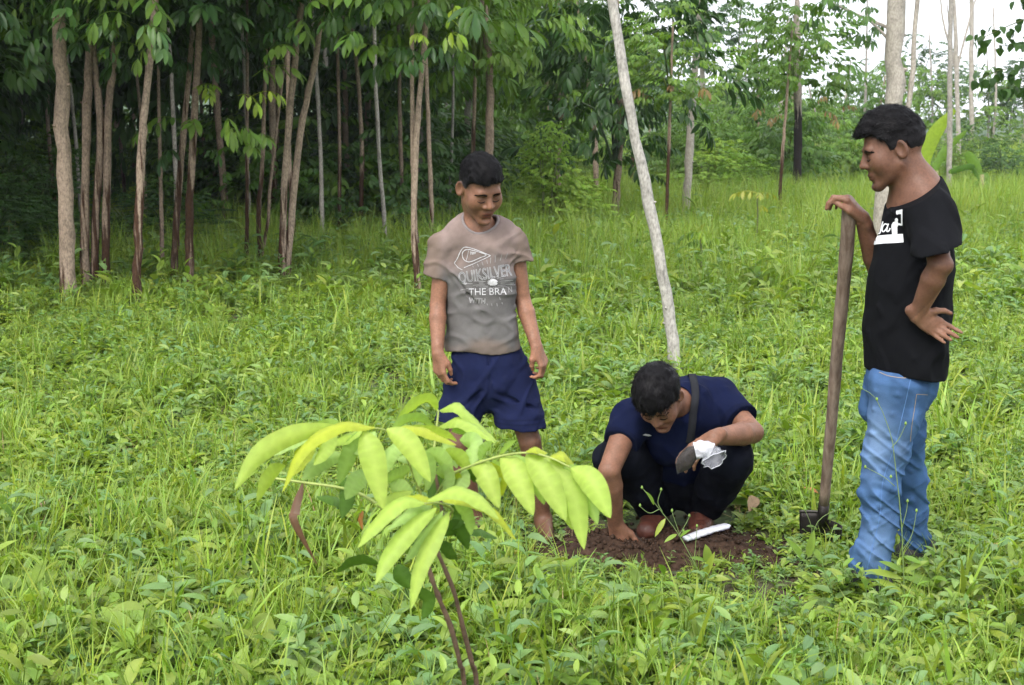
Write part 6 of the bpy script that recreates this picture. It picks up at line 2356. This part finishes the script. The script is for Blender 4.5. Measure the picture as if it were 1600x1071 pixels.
# ================================================================== SPADE, SOIL, BAG, PACKET
def build_spade():
    b = G(1284, 846)
    e = empty('spade', b, 'old spade with long wooden handle and dark curved blade beside the blue jeans', 'spade')
    t = NT('worn_handle_wood')
    v = t.stretch(1, 1, .04)
    n = t.noise(60, 5, v); n2 = t.noise(9, 3)
    c = t.mix((.12, .082, .060), (.26, .20, .155), t.ramp(n, [(.35, (0, 0, 0)), (.7, (1, 1, 1))]))
    c = t.mix(c, t.ramp(n2, [(.3, (.75,) * 3), (.7, (1.15,) * 3)]), 1.0, 'MULTIPLY')
    t.base(c); t.set(Roughness=.85); t.b.inputs['Specular IOR Level'].default_value = .2
    t.bump(n, .6, .004)
    top, bot = W(1328, 316, 4.41), W(1287, 792, 4.74)
    P = spline([top, W(1322, 400, 4.47), W(1309, 540, 4.56), W(1300, 650, 4.64), bot], 26)
    r = np.interp(np.linspace(0, 1, 26), [0, .05, .3, 1], [.0235, .0255, .0240, .0195]) * (1 + .025 * np.sin(np.arange(26) * 1.3))
    V, Q, T = tube_geo(P, r, 12, True, .012, RNG)
    mb = MB(); mb.add(V, Q, T); mb.obj('handle', t.m, e)
    iron = plain_mat('dark_iron', (.016, .013, .012), .5, .4, .5, bump=(60, .4), var=.5, vs=25)
    d = norm(bot - P[-3])
    V, Q, T = tube_geo([bot - d * .012, bot + d * .05, bot + d * .10], [.0215, .0205, .012], 12)
    mb = MB(); mb.add(V, Q, T); mb.obj('socket', iron, e)
    # curved blade, hollow side toward the clearing
    c0 = bot + d * .045
    ax = np.array([.8, -.6, 0]); fr = np.array([-.6, -.8, 0])
    rows = []
    nu, nv = 15, 8
    for th in (0, .004):
        for j in range(nv):
            w = j / (nv - 1)
            for i in range(nu):
                u = -1 + 2 * i / (nu - 1)
                hw = .088 * (1 - .10 * w)
                zt = -.004 * abs(u) + (.012 if u < -.15 else -.012)
                rows.append(c0 + ax * u * hw - fr * ((1 - u * u) * .035 - .02 + th) + np.array([0, 0, zt * (1 - w) - w * .17]))
    Vb = np.array(rows)
    Q = []
    for s_ in (0, 1):
        o = s_ * nu * nv
        for j in range(nv - 1):
            for i in range(nu - 1):
                q = (o + j * nu + i, o + j * nu + i + 1, o + (j + 1) * nu + i + 1, o + (j + 1) * nu + i)
                Q.append(q if s_ else q[::-1])
    for i in range(nu - 1):
        Q.append((i, i + 1, nu * nv + i + 1, nu * nv + i))
        k = (nv - 1) * nu
        Q.append((k + i, nu * nv + k + i, nu * nv + k + i + 1, k + i + 1))
    for j in range(nv - 1):
        Q.append((j * nu, nu * nv + j * nu, nu * nv + (j + 1) * nu, (j + 1) * nu))
        Q.append((j * nu + nu - 1, (j + 1) * nu + nu - 1, nu * nv + (j + 1) * nu + nu - 1, nu * nv + j * nu + nu - 1))
    mb = MB(); mb.add(Vb, Q); bl = mb.obj('blade', iron, e, smooth=False)
    # rolled foot tread along the top edge
    rim = [Vb[i] + [0, 0, .002] for i in range(0, 8)]
    V, Q, T = tube_geo(rim, [.005] * len(rim), 6)
    mb = MB(); mb.add(V, Q, T); mb.obj('foot_tread', plain_mat('worn_iron_edge', (.06, .055, .05), .5, .4, .6), bl)


build_spade()


def build_soil():
    t = NT('dug_soil')
    ps = t.pos()
    n = t.noise(45, 6, ps); n2 = t.noise(7, 3, ps)
    c = t.mix((.026, .016, .011), (.070, .042, .029), t.ramp(n, [(.35, (0, 0, 0)), (.7, (1, 1, 1))]))
    c = t.mix(c, t.ramp(n2, [(.3, (.75,) * 3), (.7, (1.2,) * 3)]), 1.0, 'MULTIPLY')
    t.base(c); t.set(Roughness=1.0); t.b.inputs['Specular IOR Level'].default_value = .1
    t.bump(n, .8, .012)
    nx, ny = 150, 90
    xs = HOLE[0] + np.linspace(-.62, .62, nx); ys = HOLE[1] + np.linspace(-.36, .40, ny)
    X, Y = np.meshgrid(xs, ys, indexing='ij')
    d = np.sqrt(((X - HOLE[0]) / .47) ** 2 + ((Y - HOLE[1]) / .27) ** 2) + .16 * vnoise(X * 8, Y * 8, X * 0, 5)
    body = np.clip(1.05 - d, 0, 1) ** .6
    pit = np.exp(-(((X - G(990, 852)[0]) / .11) ** 2 + ((Y - G(990, 850)[1]) / .085) ** 2))
    heap = .055 * np.exp(-(((X - G(1130, 868)[0]) / .16) ** 2 + ((Y - G(1130, 868)[1]) / .11) ** 2)) + .045 * np.exp(-(((X - G(930, 868)[0]) / .14) ** 2 + ((Y - G(930, 868)[1]) / .09) ** 2))
    clod = np.abs(vnoise(X * 26, Y * 26, X * 0, 6)) * .020 + np.abs(vnoise(X * 60, Y * 60, X * 0, 7)) * .010 + np.abs(vnoise(X * 13, Y * 13, X * 0, 8)) * .018
    Z = body * (.022 + clod) + heap * np.clip(1.2 - d, 0, 1) ** .5 - .035 * pit - .008 * (1 - np.clip(1.3 - d, 0, 1))
    Z = np.where(d > 1.05, -.02, np.maximum(Z, .003))
    V = np.stack([X, Y, Z], -1).reshape(-1, 3)
    I, J = np.meshgrid(np.arange(nx - 1), np.arange(ny - 1), indexing='ij')
    a = (I * ny + J).ravel()
    Q = np.stack([a, a + ny, a + ny + 1, a + 1], 1)
    o = mobj('dug_soil', V, Q, t.m)
    tag(o, 'dark brown soil dug up round the planting hole', 'soil', kind='stuff')
    rng = np.random.default_rng(5)
    mb = MB()
    ico = np.array([(0, 0, 1), (.9, 0, .3), (.28, .85, .3), (-.72, .53, .3), (-.72, -.53, .3), (.28, -.85, .3), (.3, .3, -.8), (-.5, 0, -.8), (.2, -.4, -.8)])
    F_ = [(0, 1, 2), (0, 2, 3), (0, 3, 4), (0, 4, 5), (0, 5, 1), (1, 6, 2), (2, 6, 7), (2, 7, 3), (3, 7, 4), (4, 7, 8), (4, 8, 5), (5, 8, 1), (1, 8, 6), (6, 8, 7)]
    for k in range(700):
        x = HOLE[0] + rng.normal() * .27; y = HOLE[1] + rng.normal() * .15
        i = np.clip(int((x - xs[0]) / (xs[1] - xs[0])), 0, nx - 1); j = np.clip(int((y - ys[0]) / (ys[1] - ys[0])), 0, ny - 1)
        s = rng.uniform(.003, .012) * (1.6 if rng.uniform() < .08 else 1)
        mb.add(ico * s * rng.uniform(.7, 1.3, size=(1, 3)) @ rotz(rng.uniform(0, 6)).T + [x, y, max(Z[i, j], 0) + s * .4], T=F_)
    o = mb.obj('soil_crumbs', t.m, None, smooth=False)
    tag(o, 'loose crumbs of dark soil strewn over the dug patch', 'soil', kind='stuff')


build_soil()


def plastic_mat(name, c, alpha, rough=.22):
    t = NT(name)
    n = t.noise(60, 4)
    t.base(c); t.set(Roughness=rough)
    t.b.inputs['Specular IOR Level'].default_value = .7
    t.bump(n, .6, .01)
    tp = t.n('ShaderNodeBsdfTransparent')
    mx = t.n('ShaderNodeMixShader', {0: alpha})
    t.lk(tp.outputs[0], mx.inputs[1]); t.lk(t.b.outputs[0], mx.inputs[2]); t.lk(mx.outputs[0], t.out.inputs['Surface'])
    return t.m


def sweep(P, Rm, n, seed, jit, a0=0.0, a1=2 * math.pi, flat=1.0):
    """crumpled tube round a path, open ended"""
    rng = np.random.default_rng(seed)
    T = np.gradient(P, axis=0); T /= np.linalg.norm(T, axis=1)[:, None]
    u = norm(np.cross(T[0], [0, 1, 0])); V = []
    for i in range(len(P)):
        u = norm(u - T[i] * (u @ T[i])); w = np.cross(T[i], u)
        for k in range(n):
            a = a0 + (a1 - a0) * k / n
            r = Rm[i] * (1 + jit * math.sin(3 * a + i * .9 + seed) + jit * .8 * math.sin(7 * a - i * 1.3) + jit * .5 * rng.normal())
            V.append(P[i] + u * math.cos(a) * r + w * math.sin(a) * r * flat)
    Q = [(i * n + k, i * n + (k + 1) % n, (i + 1) * n + (k + 1) % n, (i + 1) * n + k) for i in range(len(P) - 1) for k in range(n)]
    return np.array(V), Q


def build_bag():
    Yb = 4.40
    px = 1 / ppm(Yb, .5)
    k = lambda x, y: W(1030 + x / 8.92, 640 + y / 8.92, Yb)
    c = k(520, 560)
    e = empty('soil_bag', c, 'clear plastic seedling bag half full of dark soil in the hand of the crouching man', 'plastic bag')
    soil = bpy.data.materials['dug_soil']
    clear = plastic_mat('clear_plastic', (.16, .16, .17), .14, .12)
    white = plastic_mat('milky_plastic', (.62, .62, .68), .72, .25)
    film = plastic_mat('thin_plastic_film', (.62, .63, .70), .24, .12)
    near = np.array([0, -.075, 0])
    P = spline([k(228, 800), k(275, 715), k(345, 615), k(430, 530), k(520, 490)], 12) + near
    V, Q = sweep(P, np.array([.4, 5, 8.5, 11, 12.3, 13, 13, 12.6, 12, 10.5, 8, 2]) * px, 16, 2, .05, flat=.7)
    mb = MB(); mb.add(V, Q); mb.obj('soil_fill', plain_mat('bagged_soil', (.020, .014, .010), .95, .1, bump=(90, .8), var=.5, vs=70), e)
    P = spline([k(215, 822), k(275, 715), k(345, 615), k(430, 530), k(540, 485)], 14) + near
    V, Q = sweep(P, np.array([.3, 4, 7.5, 10.5, 12.8, 14, 14.4, 14.4, 14.2, 14, 13.6, 13.2, 12.8, 12.4]) * px, 20, 4, .06, flat=.75)
    mb = MB(); mb.add(V, Q); mb.obj('bag_wall', clear, e)
    P = spline([k(450, 505), k(540, 485), k(620, 470), k(680, 490)], 8) + near
    V, Q = sweep(P, np.array([12.6, 12.8, 12.6, 12, 11.5, 11, 11, 11.5]) * px, 20, 6, .13, flat=.8)
    mb = MB(); mb.add(V, Q); mb.obj('folded_band', white, e)
    P = spline([k(630, 490), k(665, 530), k(690, 570), k(705, 600)], 7) + near + np.array([[0, -.035 * i / 6, 0] for i in range(7)])
    V, Q = sweep(P, np.array([11, 13.5, 15.5, 17, 18, 18.6, 19]) * px, 20, 8, .13, flat=.8)
    mb = MB(); mb.add(V, Q); mb.obj('open_mouth', film, e)
    rim = V[-20:]
    V, Q, T = tube_geo(np.concatenate([rim, rim[:2]]), [.0016] * 22, 5)
    mb = MB(); mb.add(V, Q, T); mb.obj('mouth_rim', white, e)


build_bag()


def build_packet():
    a, b = W(1071, 848, 4.70), W(1141, 826, 4.86)
    a[2] = .065; b[2] = .075
    a = np.array([W(1072, 850, 4.66)[0], 4.62, .080]); b = np.array([W(1140, 828, 4.74)[0], 4.74, .092])
    c = (a + b) / 2
    e = empty('plastic_packet', c * np.array([1, 1, 1]), 'shiny white and violet plastic packet lying on the dug soil', 'packet')
    t = NT('shiny_packet_film')
    n = t.noise(40, 4)
    t.base(t.mix(t.attr(), t.ramp(n, [(.3, (.8,) * 3), (.7, (1.1,) * 3)]), 1.0, 'MULTIPLY'))
    t.set(Roughness=.18); t.b.inputs['Specular IOR Level'].default_value = .8
    t.bump(n, .5, .006)
    P = spline([a, c + [0, 0, .006], b], 24)
    r = .021 * np.interp(np.linspace(0, 1, 24), [0, .06, .2, .9, 1], [.65, .95, 1.0, .95, .35])
    V, Q, T = tube_geo(P, r * (1 + .06 * np.sin(np.arange(24) * 1.9)), 16, True, .03, RNG)
    d = norm(b - a); sd = norm(np.cross(d, [0, 0, 1])); up = np.cross(sd, d)
    rel = V - c
    h = rel @ up; s_ = rel @ sd
    V = V - np.outer(h * .42, up)
    C = np.tile(np.array([.78, .78, .84]), (len(V), 1))
    low = np.clip((-h - .002) / .008, 0, 1)[:, None]
    along = ((rel @ d) > -.055)[:, None]
    C = np.where(along, C * (1 - low) + low * np.array([.22, .10, .62]), C * .8)
    mb = MB(); mb.add(V, Q, T, c=C); mb.obj('film', t.m, e)
    V, Q, T = tube_geo([a - d * .012, a + d * .008], [.017, .019], 14)
    h = (V - a) @ up
    mb = MB(); mb.add(V - np.outer(h * .42, up), Q, T, c=(.5, .55, .56)); mb.obj('open_end', t.m, e)


build_packet()


# ================================================================== SINGLE WEEDS AND FALLEN LEAVES
def weed(label, paths, leaves, buds, seed, Y):
    """paths: stems in photograph pixels (foot first); leaves (x, y, dx, dy, width); buds (x, y)"""
    b = W(*paths[0][0], Y)
    b[2] = 0
    e = empty('tall_weed', b, label, 'weed', 'tall weeds standing above the ground cover')
    rng = np.random.default_rng(seed)
    stm = bpy.data.materials.get('weed_stem') or plain_mat('weed_stem', (.15, .22, .07), .6)
    bud = bpy.data.materials.get('weed_bud') or plain_mat('weed_bud', (.16, .26, .05), .7)
    for i, p in enumerate(paths):
        pts = [W(x, y, Y) for x, y in p]
        if i == 0: pts[0][2] = -.01
        P = spline(pts, 14)
        V, Q, T = tube_geo(P, np.linspace(.0022 if i == 0 else .0014, .0009, 14), 5)
        mb = MB(); mb.add(V, Q, T); mb.obj('stem', stm, e)
    for (x, y, dx, dy, w) in leaves:
        p0, p1 = W(x, y, Y), W(x + dx, y + dy, Y - .03)
        v = p1 - p0; l = np.linalg.norm(v)
        ex = v / l; ez = norm(np.array([0, -.6, .8]) - ex * (ex @ np.array([0, -.6, .8]))); ey = np.cross(ez, ex)
        g = leaf_geo(l, w, .35, .2, 5, .45)
        mb = MB(); put(mb, g, np.stack([ex, ey, ez], 1), p0, tone(rng, .1)); mb.obj('leaf', GREEN, e)
    for (x, y) in buds:
        p = W(x, y, Y)
        V, Q, T = tube_geo([p + [0, 0, -.006], p + [0, 0, -.001], p + [0, 0, .006]], [.0015, .0048, .002], 7)
        mb = MB(); mb.add(V, Q, T); mb.obj('bud', bud, e)


weed('thin branching weed with round green buds in front of the dug soil', [[(1158, 1000), (1120, 950), (1090, 890), (1060, 835), (1040, 808), (1003, 762)], [(1075, 862), (1062, 835), (1050, 800)], [(1035, 800), (1028, 785), (1033, 766)], [(1060, 838), (1072, 818), (1077, 808)], [(1085, 878), (1087, 850), (1089, 824)], [(1030, 796), (1015, 802), (1000, 792)]],
     [(1040, 810, -18, 28, .02), (1022, 790, -8, -22, .016), (1058, 835, -20, 10, .016), (1100, 905, 40, -4, .03), (1100, 905, 14, -40, .026), (1062, 840, 14, -14, .014), (1120, 950, -40, -18, .03), (1130, 965, 40, -10, .026)],
     [(1003, 762), (1033, 765), (1077, 806), (1089, 822), (1000, 790), (1050, 798), (1068, 830)], 1, 4.28)
weed('tall spindly weed rising in front of the jeans', [[(1413, 1000), (1412, 900), (1408, 810), (1398, 720), (1392, 680), (1370, 625), (1346, 607)], [(1393, 700), (1405, 685), (1415, 664)], [(1398, 760), (1380, 745), (1352, 730)], [(1408, 830), (1416, 800), (1418, 785)], [(1410, 860), (1425, 835), (1432, 800)]],
     [(1412, 895, -32, -22, .024), (1412, 895, 36, -22, .022), (1411, 870, 30, 8, .02), (1412, 930, -40, -30, .030), (1410, 905, -55, -20, .028), (1412, 950, 36, 8, .03)],
     [(1346, 607), (1415, 662), (1352, 730), (1418, 783), (1432, 798), (1370, 624), (1392, 745)], 2, 4.02)
weed('broad-leaved weed with flower head in front of the spade blade', [[(1240, 930), (1262, 870), (1275, 820), (1300, 800), (1322, 797)], [(1265, 850), (1268, 825), (1258, 797)]],
     [(1262, 872, 10, -40, .03), (1258, 880, -24, -42, .03), (1268, 855, 22, 26, .026), (1250, 900, 30, 20, .03)], [(1258, 796), (1322, 797), (1312, 797)], 3, 4.45)
weed('upright weed with bright trident leaf before the soil heap', [[(1106, 930), (1106, 900), (1105, 878)], ], [(1105, 880, 0, -26, .035), (1105, 878, 26, -4, .018), (1105, 878, -24, -10, .018)], [], 4, 4.36)


weed('pale broad-leaved weed beside the stems of the sapling', [[(440, 1095), (437, 1030), (432, 985)]], [(432, 985, -46, -6, .095), (432, 985, 42, -10, .085), (434, 1000, -36, 34, .085), (436, 1020, 34, 26, .08), (437, 1040, -44, 18, .08)], [], 5, 3.62)
weed('low pale weed with rounded leaves in the sparse grass', [[(150, 1000), (152, 975), (155, 955)]], [(155, 955, 30, -16, .05), (155, 955, -32, -8, .05), (153, 970, 26, 14, .045), (152, 975, -24, 18, .045)], [], 6, 3.9)


def ground_leaf(label, px, py, L, wd, c, rot, tilt, lift=.10):
    p = G(px, py)
    m = plain_mat('dry_leaf_%d' % px, c, .75, .2, var=.25, vs=60)
    g = leaf_geo(L, wd, .5, .3, 6, .5)
    M = rotz(rot) @ roty(tilt) @ rotx(.5)
    mb = MB()
    d = norm(FWD * FPX + np.array([px - 800.0, 0, 0]) - (py - 535.5) * UPV)
    q = p - d * (lift / -d[2])
    put(mb, g, M, q)
    put(mb, (g[0] + [0, 0, -.0012], g[1], g[2]), M, q)
    o = mb.obj('fallen_leaf', m)
    tag(o, label, 'leaf', 'dry leaves fallen on the weeds')


ground_leaf('tan dry leaf standing on edge in low grass', 64, 812, .085, .055, (.42, .30, .19), 1.2, -1.1, .06)
ground_leaf('long reddish-tan dry leaf lying on weeds behind the jeans', 1535, 848, .14, .04, (.40, .22, .12), -.2, .1, .10)
ground_leaf('dark brown curled dead leaf in the sparse grass', 300, 920, .10, .035, (.09, .05, .035), .1, .1, .05)
ground_leaf('small orange dead leaf caught in the grass', 275, 850, .05, .03, (.36, .20, .06), .4, .2, .06)
ground_leaf('brown dry leaf beside the dug soil', 1170, 800, .11, .05, (.28, .19, .11), 1.0, -.6, .06)
ground_leaf('reddish dry leaf in weeds behind the spade', 1255, 762, .07, .02, (.45, .18, .09), -.3, .1, .10)
